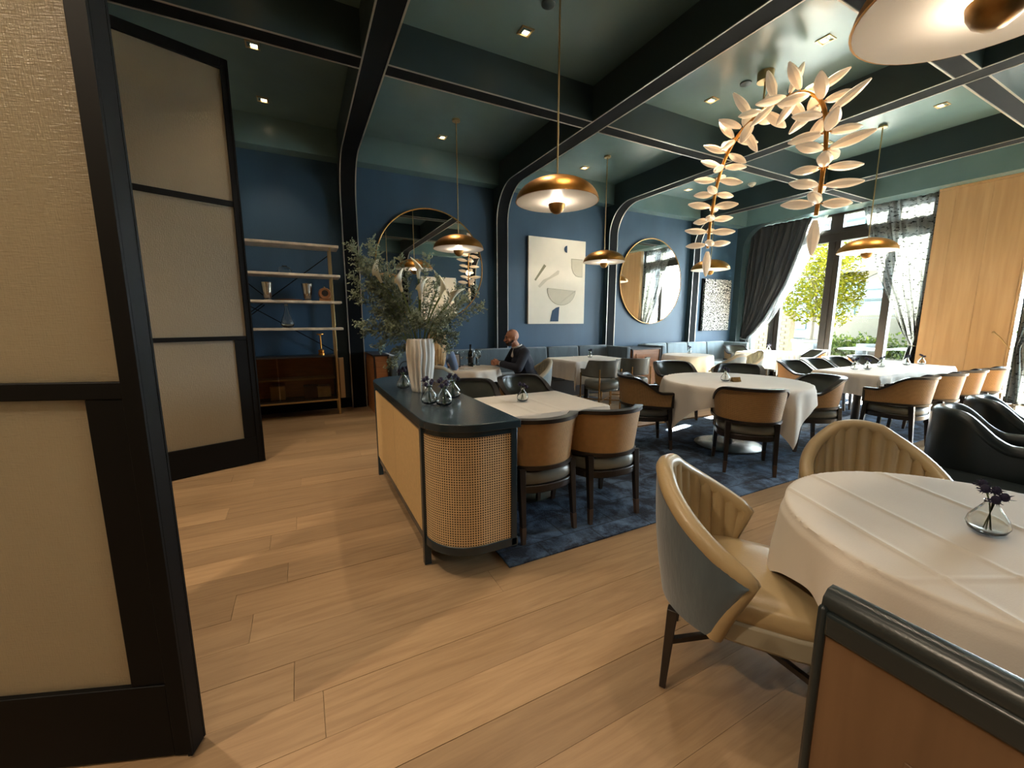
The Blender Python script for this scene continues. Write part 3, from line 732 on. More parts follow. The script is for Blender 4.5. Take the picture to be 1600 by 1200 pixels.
MB().lathe([(.085, 0), (.085, -.1), (0, -.1)], 28).build('canopy', 'pale_brass', ch)
def leaf_mesh(ln, wd):
    mb = MB(); n = 10; rows = []
    for k in range(n + 1):
        t = k / n; w = wd * (math.sin(PI * (.10 + .86 * t)) ** .8) / 2; th = w * .68
        rows.append([(w * math.cos(a), th * math.sin(a) * (1 + .0), ln * t) for a in [2 * PI * j / 8 for j in range(9)]])
    mb.grid(rows); mb.add([rows[0][j] for j in range(8)], [tuple(range(7, -1, -1))]); mb.add([rows[-1][j] for j in range(8)], [tuple(range(8))])
    return mb
lm = [leaf_mesh(.29, .128).build('leaf', 'alabaster'), leaf_mesh(.34, .125).build('leaf', 'alabaster'), leaf_mesh(.26, .13).build('leaf', 'alabaster')]
ldat = [o.data for o in lm]
for o in lm: bpy.data.objects.remove(o)
rg = random.Random(11)
cyr = Vector((.889, -.458, 0))
def add_leaf(p, d, k, nm='leaf'):
    o = bpy.data.objects.new(nm, ldat[k]); col.objects.link(o); o.parent = ch
    d = d.normalized(); z = d; x = Vector((0, 0, 1)).cross(z)
    if x.length < .1: x = Vector((.889, -.458, 0))
    x.normalize(); yv = z.cross(x)
    roll = rg.uniform(-.5, .5); M = Matrix((x, yv, z)).transposed() @ Matrix.Rotation(roll, 3, 'Z')
    o.rotation_mode = 'QUATERNION'; o.rotation_quaternion = M.to_quaternion(); o.location = p + d * .045
    return o
stub = MB(); L_acc = 0; total = sum((cp[i + 1] - cp[i]).length for i in range(len(cp) - 1)); step = total / 23; nxt = .05; ang = 0
for i in range(len(cp) - 1):
    seg = (cp[i + 1] - cp[i]); ln = seg.length
    while nxt <= L_acc + ln:
        p = cp[i] + seg * ((nxt - L_acc) / ln); t = seg.normalized()
        up = Vector((0, 0, 1)); side = t.cross(cyr.cross(t)) if abs(t.dot(cyr)) > .95 else cyr - t * cyr.dot(t); side.normalize(); fr = t.cross(side)
        for q in range(3):
            a = ang + q * 2.094 + rg.uniform(-.35, .35); d = side * math.cos(a) + fr * math.sin(a) * .9 - t * 0 + Vector((0, 0, rg.uniform(-.05, .2)))
            add_leaf(p, d, rg.choice((0, 0, 1, 2))); stub.tube([p, p + d.normalized() * .06], .006, 6)
        ang += 1.05; nxt += step
    L_acc += ln
stub.build('leaf_stalks', 'brass', ch, kind='stuff')
for e0, e1 in ((cp[0], cp[1]), (cp[-1], cp[-2])): add_leaf(e0, (e0 - e1) + Vector((0, 0, -.2)), 1)
for p in (cp[6], cp[14], cp[24], cp[34], cp[44]):
    lamp('POINT', 'chandelier_bulb', Vector((4.9, 3.2, CZ)) + p + Vector((0, 0, .02)), .35, (1, .78, .52), shadow_soft_size=.08)

# ------------------------------------------------------------------ mirrors and pictures on the back wall
def round_mirror(x, z, r, label):
    t = thing('round_mirror', (x, WY - .004, z), label, 'mirror')
    rows = [(r * math.cos(2 * PI * k / 64), -.03, r * math.sin(2 * PI * k / 64)) for k in range(64)]
    MB().tube(rows, .011, 8, closed=True).build('frame', 'aged_brass', t)
    MB().prism([(r * math.cos(2 * PI * k / 64), r * math.sin(2 * PI * k / 64)) for k in range(64)], -.028, -.004, 'Y').build('mirror_glass', 'mirror_glass', t, ang=20)
round_mirror(2.12, 2.38, .95, 'large round mirror behind the flowers reflecting pendants and chandelier')
round_mirror(7.38, 2.34, .97, 'round brass framed mirror reflecting the oak wall and sheer curtain')
def painting(x, y, z, sgn, label):
    t = thing('abstract_painting', (x, y, z), label, 'painting', 0 if sgn < 0 else PI)
    MB().box((0, -.025, 0), (1.38, .05, 1.70)).build('canvas', 'canvas', t, bevel=.004)
    def sh(poly, m, nm, dep=.006): MB().prism(poly, -.05 - dep, -.05, 'Y').build(nm, m, t, ang=20)
    sh([(.22 - .07 * math.sin(PI * k / 10), .66 + .07 * math.cos(PI * k / 10)) for k in range(11)], 'navy_paint', 'half_disc')
    cup = [(.33, .48), (.62, .48), (.62, .12), (.52, .12)] + [(.45, .14), (.38, .2), (.34, .3)]
    sh([(a * 1.0, b_) for a, b_ in cup], 'olive_line', 'outline', .003)
    cx = sum(a for a, _ in cup) / len(cup); cyy = sum(b_ for _, b_ in cup) / len(cup)
    sh([(cx + (a - cx) * .96, cyy + (b_ - cyy) * .96) for a, b_ in cup], 'canvas_beige', 'beige_shape', .006)
    sh([(-.55, .02), (-.52, 0), (-.28, .30), (-.33, .33)], 'olive_line', 'stroke', .004)
    st = [(-.46, -.10), (-.42, -.13), (-.25, .02), (.02, .15), (.04, .22), (0, .23), (-.2, .09), (-.34, .03)]
    sh(st, 'canvas_beige', 'stroke', .005)
    bowl = [(-.24, -.13)] + [(.10 + .35 * math.cos(PI + PI * k / 14), -.16 + .31 * math.sin(PI + PI * k / 14)) for k in range(15)] + [(.45, -.17)]
    sh(bowl, 'olive_line', 'outline', .003)
    cx, cyy = .10, -.28; sh([(cx + (a - cx) * .975, cyy + (b_ - cyy) * .965) for a, b_ in bowl], 'canvas_beige', 'bowl_shape', .006)
    sh([(-.17, -.80), (.03, -.80), (.05, -.5), (-.03, -.52), (-.12, -.58)], 'navy_paint', 'block_shape')
    return t
painting(4.74, WY, 2.22, -1, 'large cream abstract painting with beige bowl and navy block')
painting(4.74, FY + .004, 2.22, 1, 'cream abstract painting seen only in the round mirror')
t = thing('speckled_panel', (9.70, WY, 1.84), 'black and white speckled art panel right of the far mirror', 'picture')
MB().box((0, -.06, 0), (1.02, .05, 1.30)).build('panel', 'speckle', t); MB().box((-.02, -.02, 0), (1.05, .04, 1.32)).build('backing', 'black_strip', t)

# ------------------------------------------------------------------ seating
def upath(l, Rr, yc=0.0):
    h = PI * Rr / 2; s = 1 if l >= 0 else -1
    if abs(l) <= h:
        th = l / Rr; return Vector((Rr * math.sin(th), yc - Rr * math.cos(th), 0)), Vector((math.sin(th), -math.cos(th), 0))
    return Vector((s * Rr, yc + abs(l) - h, 0)), Vector((s, 0, 0))
def shell(Lh, n, m, Rr, off, zb, zt, flare=.0, zref=.5, ripple=None):
    P = []; U = []
    for i in range(n + 1):
        l = -Lh + 2 * Lh * i / n; p, nn = upath(l, Rr); row_, ur = [], []
        for j in range(m + 1):
            t = j / m; z = zb(l) + (zt(l) - zb(l)) * t; o = off(l, t) if callable(off) else off
            q = p + nn * (o + flare * max(0, z - zref)); row_.append((q.x, q.y, z)); ur.append((l, z))
        P.append(row_); U.append(ur)
    return P, U
def rail(Lh, n, Rr, zf, o0, o1, h0, h1, flare=0, zref=.5):
    P = []
    for i in range(n + 1):
        l = -Lh + 2 * Lh * i / n; p, nn = upath(l, Rr); z = zf(l)
        ring = []
        for o, h in ((o0, h0), (o1, h0), (o1, h1), (o0, h1), (o0, h0)):
            q = p + nn * (o + flare * max(0, z + h - zref)); ring.append((q.x, q.y, z + h))
        P.append(ring)
    mb = MB().grid(P)
    for k in (0, -1): mb.add(P[k][:4], [(0, 1, 2, 3)])
    return mb
def dpoly(w, d, back, front, n=28, e=2.6):
    out = []
    for k in range(n):
        a = 2 * PI * k / n; c, s_ = math.cos(a), math.sin(a)
        out.append((w * math.copysign(abs(c) ** (2 / e), c), (front if s_ > 0 else back) * math.copysign(abs(s_) ** (2 / e), s_) ))
    return out
def cushion(poly, z0, z1, puff=.012, inset=.03):
    cx = sum(p[0] for p in poly) / len(poly); cy_ = sum(p[1] for p in poly) / len(poly)
    def ring(sc_, z): return [(cx + (p[0] - cx) * sc_, cy_ + (p[1] - cy_) * sc_, z) for p in poly]
    h = z1 - z0
    rings = [ring(.93, z0), ring(.985, z0 + h * .15), ring(1, z0 + h * .45), ring(.985, z0 + h * .8), ring(.93, z1), ring(.7, z1 + puff * .7), ring(.35, z1 + puff)]
    mb = MB(); P = [r_ + [r_[0]] for r_ in rings]; mb.grid(P)
    mb.add(rings[0], [tuple(range(len(poly)))]); mb.add(rings[-1], [tuple(range(len(poly)))])
    return mb
def copies(proto, spots):
    for k, (x, y, rz, lab) in enumerate(spots):
        if k == 0:
            proto.location = (x, y, 0); proto.rotation_euler = (0, 0, rz); proto['label'] = lab
        else: dup(proto, (x, y, 0), rz, lab)

# -- cane barrel chair
def cane_chair():
    t = thing('cane_dining_chair', (0, 0, 0), '', 'chair', group='cane backed barrel dining chairs')
    Rr, a = .275, .21; Lh = PI * Rr / 2 + a
    def zt(l): return .65 + .15 * (1 - smooth01((abs(l) - .24) / .30)) + .012 * math.cos(min(1.5, abs(l) * 3))
    def zb(l): return .505 - .012 * smooth01((abs(l) - .3) / .3)
    P, U = shell(Lh, 44, 5, Rr, 0.0, zb, lambda l: zt(l) - .01, .12); MB().grid(P, U).build('cane_panel', 'cane_fine', t, ang=60)
    P, U = shell(Lh, 44, 6, Rr, lambda l, q: -.022 - .024 * math.sin(PI * min(1, q * .9 + .1)) , lambda l: zb(l) + .015, lambda l: zt(l) - .006, .12); MB().grid(P, U).build('inner_pad', 'leather_charcoal', t, ang=60)
    rail(Lh, 44, Rr, zt, -.045, .012, -.012, .014, .12).build('top_rail', 'wood_dark', t, ang=50)
    rail(Lh, 44, Rr, zb, -.04, .012, -.014, .012, .12).build('bottom_rail', 'wood_dark', t, ang=50)
    for s in (-1, 1): MB().box((s * (Rr - .012), a, .575), (.056, .026, .165)).build('arm_post', 'wood_dark', t, bevel=.004)
    cushion(dpoly(.262, 0, .262, .27), .385, .478).build('seat', 'leather_grey', t, ang=60)
    fr_ = dpoly(.266, 0, .266, .275); MB().prism(fr_, .335, .388).build('seat_frame', 'wood_dark', t, bevel=.006)
    for x, y0, y1, ztop in ((-.2, -.2, -.245, .5), (.2, -.2, -.245, .5), (-.225, .2, .235, .49), (.225, .2, .235, .49)):
        lo = .12; f = lo / ztop; xm, ym = x * 1.02, y1 + (y0 - y1) * f
        g = MB().bar((x, y0, ztop), (xm, ym, lo), .046, .032).build('leg', 'wood_dark', t, bevel=.003)
        MB().bar((xm, ym, lo), (x * 1.04, y1, 0.012 if False else 0), .033, .025).build('ferrule', 'wood_ferrule', g)
    return t
MT = (4.3, 2.88)
def fc(x, y, c=MT): return facing(c[0] - x, c[1] - y)
cane_spots = [
    (1.36, 2.36, 0.06, 'left of the two cane barrel chairs tucked beside the blue console'),
    (1.93, 2.35, -0.05, 'right of the two cane barrel chairs in front at the square table'),
    (1.45, 3.72, PI - .1, 'charcoal leather barrel chair behind the bud vases on the console'),
    (2.12, 3.75, PI + .12, 'charcoal leather barrel chair behind the square table, facing out'),
    (3.46, 3.36, fc(3.46, 3.36), 'cane barrel chair in profile at the left of the central round table'),
    (3.78, 2.36, fc(3.78, 2.36), 'cane barrel chair with its back to the camera before the central round table'),
    (5.02, 2.46, fc(5.02, 2.46), 'barrel chair right of the central round table, curved inside visible'),
    (5.32, 3.5, fc(5.32, 3.5), 'dark barrel chair behind the central round table, right side'),
    (4.85, 4.15, fc(4.85, 4.15), 'dark barrel chair behind the central round table, left side'),
    (6.1, 2.06, .0, 'first cane barrel chair on the near side of the long table'),
    (6.78, 2.03, .0, 'second cane barrel chair along the near side of the long table'),
    (7.45, 2.03, .0, 'third cane barrel chair along the near side of the long table'),
    (8.1, 2.0, .0, 'last cane barrel chair on the near side, against the oak wall'),
    (6.7, 3.42, PI, 'first barrel chair on the window side of the long table'),
    (7.35, 3.42, PI, 'second barrel chair on the window side of the long table'),
    (8.0, 3.42, PI, 'third barrel chair on the window side of the long table'),
    (8.75, 3.38, PI - .2, 'last barrel chair on the window side, before the tied sheer'),
    (9.55, 4.75, facing(-.75, .6), 'sunlit cane barrel chair at the table by the window'),
    (9.55, 6.35, facing(-.4, -.9), 'barrel chair in the corner under the velvet curtain'),
]
copies(cane_chair(), cane_spots)

# -- channel tufted tub armchair
def tub_chair(name, outer, inner, label, grp):
    t = thing(name, (0, 0, 0), label, 'armchair', group=grp)
    Rr = .302; tip = .470; L1 = .37
    def zt(l): a = abs(l); return .835 - .02 * smooth01(a / .15) - .235 * max(0, (a - .10) / (tip - .10))
    def zb(l): a = abs(l); return .335 if a < L1 else .335 + (zt(tip) - .335) * ((a - L1) / (tip - L1)) ** .9
    P, U = shell(tip, 48, 8, Rr, lambda l, q: .012 * math.sin(PI * q), zb, zt, .09, .335); MB().grid(P, U).build('outer_shell', outer, t, ang=60)
    def zbi(l): return max(zb(l), .40)
    P, U = shell(tip, 132, 8, Rr, lambda l, q: -.065 + .02 * (1 - q) * 0 + (.016 * (1 - abs(math.sin(l / (2 * tip) * 15 * PI)) ** .6) if abs(l) < .45 else 0), zbi, zt, .09, .335); MB().grid(P, U).build('tufted_lining', inner, t, ang=60)
    path = []
    def pm(l, z):
        p, nn = upath(l, Rr); q = p + nn * (-.03 + .09 * (z - .335)); return (q.x, q.y, z)
    n = 40
    for k in range(5): f = k / 5; l = -(L1 + (tip - L1) * f); path.append(pm(l, zb(l)))
    for k in range(n + 1): l = -tip + 2 * tip * k / n; path.append(pm(l, zt(l)))
    for k in range(4, -1, -1): f = k / 5; l = L1 + (tip - L1) * f; path.append(pm(l, zb(l)))
    MB().tube(path, .034, 10).build('rim', inner, t, ang=70)
    cushion(dpoly(.245, 0, .20, .37, e=3.4), .385, .47, .02).build('seat', inner, t, ang=60)
    MB().prism(dpoly(.250, 0, .235, .375, e=3.4), .315, .40).build('seat_skirt', 'leather_skirt', t, bevel=.012)
    for x, y in ((-.19, -.235), (.19, -.235), (-.205, .27), (.205, .27)): MB().bar((x, y, .335), (x * 1.08, y * 1.08, 0), .038, .024).build('leg', 'wood_dark', t, bevel=.003)
    for s in (-1, 1): MB().bar((s * -.198, -.243, .2), (s * .212, .28, .2), .02).build('stretcher', 'wood_dark', t)
    return t
t = tub_chair('tub_armchair', 'velvet_blue', 'leather_cream', '', 'channel tufted tub armchairs')
copies(t, [(1.48, .875, facing(.56, -.83), 'cream leather tub armchair with blue velvet shell, seen whole at left of the front table'),
           (2.54, .88, facing(-.62, -.56), 'cream leather tub armchair behind the front table, only its curved back showing')])
t = tub_chair('velvet_armchair', 'velvet_pale', 'leather_skirt', '', 'pale velvet tub armchairs')
copies(t, [(2.98, 5.22, facing(-.98, .2), 'velvet tub armchair under the man in the navy jacket'),
           (1.62, 5.32, facing(.42, .9), 'velvet tub armchair in which the blond woman sits'),
           (6.75, 4.72, facing(.05, .95), 'pale velvet armchair with its back to us at the far round table'),
           (7.75, 5.0, facing(-.8, .5), 'pale velvet armchair turned sideways, right of the far round table'),
           (6.0, .72, facing(-.2, -1), 'velvet chair cut off by the right edge of the picture')])

# -- dark leather lounge chairs
def lounge_chair():
    t = thing('lounge_chair', (0, 0, 0), '', 'armchair', group='dark leather lounge chairs')
    Rr = .27; a = .34; Lh = PI * Rr / 2 + a
    def zt(l): return .60 + .19 * (1 - smooth01((abs(l) - .22) / .32))
    def zb(l): return .16
    P, U = shell(Lh, 48, 6, Rr, lambda l, q: .015 * math.sin(PI * q), zb, lambda l: zt(l) - .02, .05); MB().grid(P, U).build('outer_shell', 'leather_dark', t, ang=60)
    P, U = shell(Lh, 48, 6, Rr, -.085, lambda l: .3, lambda l: zt(l) - .02, .05); MB().grid(P, U).build('inner_back', 'leather_dark', t, ang=60)
    path = [];
    for k in range(49):
        l = -Lh + 2 * Lh * k / 48; p, nn = upath(l, Rr); q = p + nn * (-.04); path.append((q.x, q.y, zt(l) - .02))
    MB().tube(path, .05, 10).build('rolled_rim', 'leather_dark', t, ang=70)
    for s in (-1, 1): MB().box((s * (Rr - .04), a, .37), (.09, .03, .42)).build('arm_front', 'leather_dark', t, bevel=.012)
    cushion(dpoly(.235, 0, .24, .36, e=4), .29, .43).build('seat', 'leather_dark', t, ang=60)
    MB().prism(dpoly(.26, 0, .26, .36, e=3), .10, .2).build('plinth', 'black_frame', t)
    for x in (-.18, .18):
        for y in (-.18, .28): MB().bar((x, y, .11), (x, y, 0), .04, .03).build('leg', 'wood_dark', t)
    return t
copies(lounge_chair(), [(4.2, .92, facing(.28, -.95), 'dark leather lounge chair nearest to the front table, round back with sloping arms'),
                        (4.95, .95, facing(.28, -.95), 'second dark leather lounge chair, partly behind the first one')])
t = thing('leather_bench', (3.62, .86, 0), 'low black leather bench beside the dark lounge chair', 'bench', .0)
cushion([(-.26, -.36), (.26, -.36), (.26, .36), (-.26, .36)], .30, .43, .004).build('seat', 'leather_dark', t, ang=60); MB().box((0, 0, .17), (.46, .66, .26)).build('base', 'black_frame', t, bevel=.01)
for x in (-.2, .2):
    for y in (-.3, .3): MB().box((x, y, .02), (.04, .04, .04)).build('foot', 'black_frame', t)

# -- leather chairs on metal legs
def metal_chair():
    t = thing('metal_leg_chair', (0, 0, 0), '', 'chair', group='leather chairs on metal legs')
    Rr, a = .27, .2; Lh = PI * Rr / 2 + a
    def zt(l): return .655 + .155 * (1 - smooth01((abs(l) - .36) / .14))
    def zb(l): return .555
    P, U = shell(Lh, 40, 5, Rr, .0, zb, zt, .05); MB().grid(P, U).build('back_band', 'leather_grey', t, ang=60)
    P, U = shell(Lh, 40, 5, Rr, lambda l, q: -.04 - .01 * math.sin(PI * q), zb, zt, .05); MB().grid(P, U).build('inner_band', 'leather_grey', t, ang=60)
    rail(Lh, 40, Rr, zt, -.045, .004, -.008, .008, .05).build('top_seam', 'leather_grey', t, ang=60); rail(Lh, 40, Rr, zb, -.045, .004, -.01, .006, .05).build('bottom_seam', 'leather_charcoal', t, ang=60)
    cushion(dpoly(.25, 0, .25, .27), .36, .48, .02).build('seat', 'leather_grey', t, ang=60); MB().prism(dpoly(.24, 0, .24, .26), .335, .365).build('seat_base', 'leather_charcoal', t)
    for x, y, z in ((-.2, -.235, .68), (.2, -.235, .68), (-.29, .17, .6), (.29, .17, .6)): MB().tube([(x, y, 0), (x, y, z)], .012, 8).build('leg', 'aged_brass', t)
    MB().bar((-.2, -.235, .17), (.29, .17, .17), .016).bar((.2, -.235, .17), (-.29, .17, .17), .016).tube([(0, 0, .17), (0, 0, .34)], .014, 8).build('stretcher', 'aged_brass', t)
    return t
copies(metal_chair(), [(4.28, 5.12, -.1, 'grey leather chair on slim metal legs, left one before the square banquette table'),
                       (4.98, 5.18, -.05, 'grey leather chair on slim metal legs, right one before the square banquette table')])

# -- framed chair in the front corner
t = thing('framed_back_chair', (1.24, .115, 0), 'dark leather framed chair with plain wooden back, cut off in the bottom right corner', 'chair', -PI / 2)
W2 = .285
MB().tube([(-W2 + .005, -.255, .822), (0, -.262, .824), (W2 - .005, -.255, .822)], .033, 10).build('top_roll', 'leather_dark', t, ang=70)
mb = MB(); mb.box((-W2 + .009, -.262, .52), (.018, .07, .60)).box((W2 - .009, -.262, .52), (.018, .07, .60)).box((0, -.262, .785), (2 * W2 - .03, .07, .055)).box((0, -.262, .24), (2 * W2 - .07, .07, .05)); mb.build('back_frame', 'leather_dark', t, bevel=.008)
MB().box((0, -.275, .515), (2 * W2 - .034, .02, .50)).build('back_panel', 'chair_veneer', t)
MB().box((0, -.225, .54), (2 * W2 - .06, .05, .50)).build('back_cushion', 'leather_dark', t, bevel=.015)
MB().prism([(-.12, .57), (.20, .57), (.20, .60), (-.12, .60)], -.289, -.284, 'Y').build('pull_slot', 'chair_veneer', t, bevel=.004)
cushion([(-W2, -.22), (W2, -.22), (W2 - .01, .28), (-W2 + .01, .28)], .36, .47).build('seat', 'leather_dark', t, ang=60); MB().box((0, .03, .34), (2 * W2 - .02, .52, .06)).build('seat_frame', 'wood_dark', t)
for x in (-.25, .25):
    for y in (-.25, .25): MB().bar((x, y, .34), (x, y * 1.05, 0), .045, .03).build('leg', 'wood_dark', t)

# ------------------------------------------------------------------ tables and cloths
def drape(name, shape, hx, hy, rz, loc, m, label, n=64, top=.762, grp='white tablecloths', seed=0, fold=.022, creases=(), lim=9.0):
    # square cloth laid over the table: what lies past the edge hangs down along the edge normal
    rows = []
    for i in range(n + 1):
        row_ = []
        for j in range(n + 1):
            u = -hx + 2 * hx * i / n; v = -hy + 2 * hy * j / n; p = Vector((u, v, 0))
            if shape[0] == 'round':
                r_ = p.length
                if r_ <= shape[1]: q, d, nn = p, 0.0, Vector((0, 0, 0))
                else: nn = p.normalized(); q, d = nn * shape[1], r_ - shape[1]
            else:
                q = Vector((max(-shape[1], min(shape[1], u)), max(-shape[2], min(shape[2], v)), 0)); dv = p - q; d = dv.length; nn = dv.normalized() if d > 1e-6 else Vector((0, 0, 0))
            z = 0.0
            if d > 0:
                d = min(d, lim)
                a = math.atan2(nn.y, nn.x); s_ = a if shape[0] == 'round' else a + (q.x + q.y) * 3
                f_ = math.sin(s_ * (11 if shape[0] == 'round' else 6) + seed) + .5 * math.sin(s_ * 17 + 2 * seed)
                ease = min(1, d / .05); drop = d - .012 * ease
                out = .012 * ease + (.10 * d * .5 + fold * f_ * min(1, d / .2)) * 1.0
                q = q + nn * max(.004, out); z = -max(0, drop) if d > .012 else -d * .3
            else:
                for (cx, cy_, ca) in creases:
                    dd = abs((u - cx) * math.cos(ca) + (v - cy_) * math.sin(ca)); z += .006 * max(0, 1 - dd / .011)
                z += .0015 * noise.noise(Vector((u * 6 + seed, v * 6, 0)))
            row_.append((q.x, q.y, z))
        rows.append(row_)
    o = MB().grid(rows).build(name, m, ang=75, merge=False); o.location = (*loc, top); o.rotation_euler = (0, 0, rz)
    return tag(o, label, 'tablecloth', grp)
def table(x, y, shape, label, rz=0.0, base='disc'):
    t = thing('dining_table', (x, y, 0), label, 'table', rz, 'dining tables under white cloths')
    if shape[0] == 'round': MB().lathe([(0, .715), (shape[1] - .012, .715), (shape[1] - .005, .735), (shape[1] - .012, .754), (0, .754)], 48).build('tabletop', 'wood_dark', t)
    else: MB().box((0, 0, .735), (2 * shape[1] - .01, 2 * shape[2] - .01, .038)).build('tabletop', 'wood_dark', t, bevel=.006)
    xs = [0] if shape[0] == 'round' or shape[1] < .7 else [-.75, .75]
    for xx in xs:
        rr = .36 if shape[0] == 'round' and shape[1] > .6 else .25
        MB().tube([(xx, 0, .01), (xx, 0, .72)], .045, 14).build('column', 'bronze_frame', t)
        MB().lathe([(rr, .013), (rr, .022), (rr - .03, .03), (.05, .035)], 40, (xx, 0, 0)).build('base', 'leather_charcoal', t)
    return t
def bud_vase(x, y, z, label, first=[None], sc_=1.0, rz=None):
    if first[0]: return dup(first[0], (x, y, z), rz if rz is not None else random.random() * 6, label)
    t = thing('bud_vase', (x, y, z), label, 'vase', 0, 'glass bud vases with dark thistles'); first[0] = t
    MB().lathe([(0, .002), (.026, .002), (.042, .012), (.049, .03), (.044, .052), (.026, .08), (.016, .098), (.0175, .108), (.0145, .107), (.0125, .098), (.022, .08), (.04, .052), (.0445, .03), (.038, .015), (0, .008)], 28).build('glass', 'clear_glass', t, ang=70)
    rg_ = random.Random(2); st = MB(); hd = MB()
    for k, (dx, dy, h) in enumerate(((.022, .0, .135), (-.02, .012, .145), (-.004, -.022, .128), (.008, .024, .15), (-.03, -.012, .122))):
        st.tube([(-dx * .4, -dy * .4, .012), (dx * .25, dy * .25, .1), (dx, dy, h)], .0016, 5)
        c = Vector((dx * 1.1, dy * 1.1, h)); hd.ball(c, (.011, .011, .014), 8, 6)
        for q in range(16):
            d = Vector((rg_.gauss(0, 1), rg_.gauss(0, 1), rg_.gauss(0, .8))).normalized(); w = d.orthogonal().normalized() * .003
            hd.add([c + d * .008 - w, c + d * .022, c + d * .008 + w], [(0, 1, 2)])
        for q in range(4):
            a = q * 1.6 + k; hd.add([c + Vector((0, 0, -.006)), c + Vector((.026 * math.cos(a), .026 * math.sin(a), -.004)), c + Vector((.02 * math.cos(a + .3), .02 * math.sin(a + .3), -.008))], [(0, 1, 2)])
    st.build('stems', 'stem_green', t); hd.build('thistle_heads', 'thistle', t, normals=False, merge=False)
    return t

table(1.60, 2.84, ('rect', .53, .38), 'square table butted against the blue console')
drape('tablecloth', ('rect', .535, .385), .56, .48, 0, (1.60, 2.84), 'linen', 'white cloth on the square table beside the blue console', seed=1, creases=((-.12, 0, 0), (.1, 0, 0), (.3, .1, PI / 2)), fold=.008)
table(MT[0], MT[1], ('round', .73), 'central round table on a flat grey disc foot')
drape('tablecloth', ('round', .74), .93, .93, .55, MT, 'linen', 'white cloth hanging in points over the central round table', seed=2, n=80, creases=((-.2, 0, 0), (.2, 0, 0)))
table(7.4, 2.66, ('rect', 1.18, .36), 'long table before the oak wall and window')
drape('tablecloth', ('rect', 1.185, .365), 1.46, .48, 0, (7.4, 2.66), 'linen', 'white cloth on the long table before the oak wall', seed=3, n=70, creases=((-.4, 0, 0), (.4, 0, 0), (0, .02, PI / 2)))
table(4.57, 5.88, ('rect', .58, .44), 'square table standing at the wall banquette')
drape('tablecloth', ('rect', .585, .445), .92, .84, 0, (4.57, 5.88), 'linen', 'white cloth hanging low on the square table at the wall banquette', seed=4, creases=((0, 0, 0),), fold=.015)
table(6.88, 5.62, ('round', .46), 'small round table inside the far corner banquette')
drape('tablecloth', ('round', .465), .74, .74, .3, (6.88, 5.62), 'linen', 'white cloth on the small round table in the far banquette', seed=5)
table(9.1, 5.35, ('rect', .5, .42), 'table by the window under the dark curtain', .1)
drape('tablecloth', ('rect', .505, .425), .84, .76, .1, (9.1, 5.35), 'linen', 'white sunlit cloth on the table by the window', seed=6)
table(2.12, 5.42, ('round', .42), 'small round table between the woman and the man')
drape('tablecloth', ('round', .425), .60, .60, .45, (2.12, 5.42), 'linen', 'white cloth on the small round table where the couple sits', seed=7)
table(1.88, .34, ('round', .55), 'front round table at the right edge of the picture')
drape('tablecloth', ('round', .555), .76, .76, R(64), (1.88, .34), 'linen', 'white creased cloth on the front round table', seed=8, n=170, creases=((0, .20, PI / 2), (0, -.12, PI / 2), (-.2, 0, 0), (0, .40, PI / 2)), fold=.016)

for (x, y), lab in zip([(1.86, .37), (1.59, 2.89), (4.13, 2.86), (6.72, 2.76), (6.9, 2.69), (7.43, 2.74), (8.1, 2.69), (8.42, 2.62), (4.68, 5.95), (7.12, 5.78), (9.2, 5.4)],
    ['clear bud vase of dark thistles on the front round table', 'clear bud vase of dark thistles on the square table by the console', 'bud vase with drooping dark thistles on the central round table', 'first bud vase from the left on the long table',
     'second bud vase from the left on the long table', 'middle bud vase on the long table, with two dark heads', 'fourth bud vase along the long table before the sheer', 'last bud vase on the long table, before the oak wall',
     'bud vase on the square table at the wall banquette', 'bud vase on the small round table in the far banquette', 'bud vase on the sunlit table by the window']):
    bud_vase(x, y, .766, lab)
mn = MB().prism([(-.03, 0), (.03, 0), (.004, .048), (-.004, .048)], -.05, .05, 'Y').build('table_sign', 'aged_brass', bevel=.002)
mn.location = (4.22, 2.80, .766); mn.rotation_euler = (0, 0, R(-110)); tag(mn, 'small dull brass tent sign beside the central bud vase', 'sign')

# ------------------------------------------------------------------ blue console with cane ends
CX0, CX1, CY0, CY1, CH = .56, 1.035, 1.93, 4.07, .885
def cplan(off, n=10, rr=.27):
    pts = [(CX1 + off, CY0 - off)]
    for k in range(n + 1):
        a = -PI / 2 - PI / 2 * k / n; pts.append((CX0 + rr + (rr + off) * math.cos(a), CY0 + rr + (rr + off) * math.sin(a)))
    for k in range(n + 1):
        a = PI - PI / 2 * k / n; pts.append((CX0 + rr + (rr + off) * math.cos(a), CY1 - rr + (rr + off) * math.sin(a)))
    pts.append((CX1 + off, CY1 + off)); return pts
con = thing('console_cabinet', (.8, 3.0, 0), 'dark blue console with rounded cane ends and a dark top', 'console')
def cb(mb, nm, m, **kw):
    mb.v = [(x - .8, y - 3.0, z) for x, y, z in mb.v]; return mb.build(nm, m, con, **kw)
cb(MB().prism(cplan(.012), CH - .045, CH), 'top', 'console_paint', bevel=.004)
cb(MB().prism(cplan(-.025), .19, CH - .04), 'body', 'shelf_dark')
cb(MB().prism(cplan(0), .135, .185), 'bottom_rail', 'console_paint', bevel=.003)
cb(MB().prism(cplan(-.002), CH - .075, CH - .044), 'top_rail', 'console_paint')
pl = cplan(-.008)
def wrap(seq, z0, z1, nm, m):
    P = []; U = []; acc = 0
    for k, p in enumerate(seq):
        if k: acc += math.dist(p, seq[k - 1])
        P.append([(p[0], p[1], z0), (p[0], p[1], z1)]); U.append([(acc, z0), (acc, z1)])
    return cb(MB().grid(P, U), nm, m, ang=60)
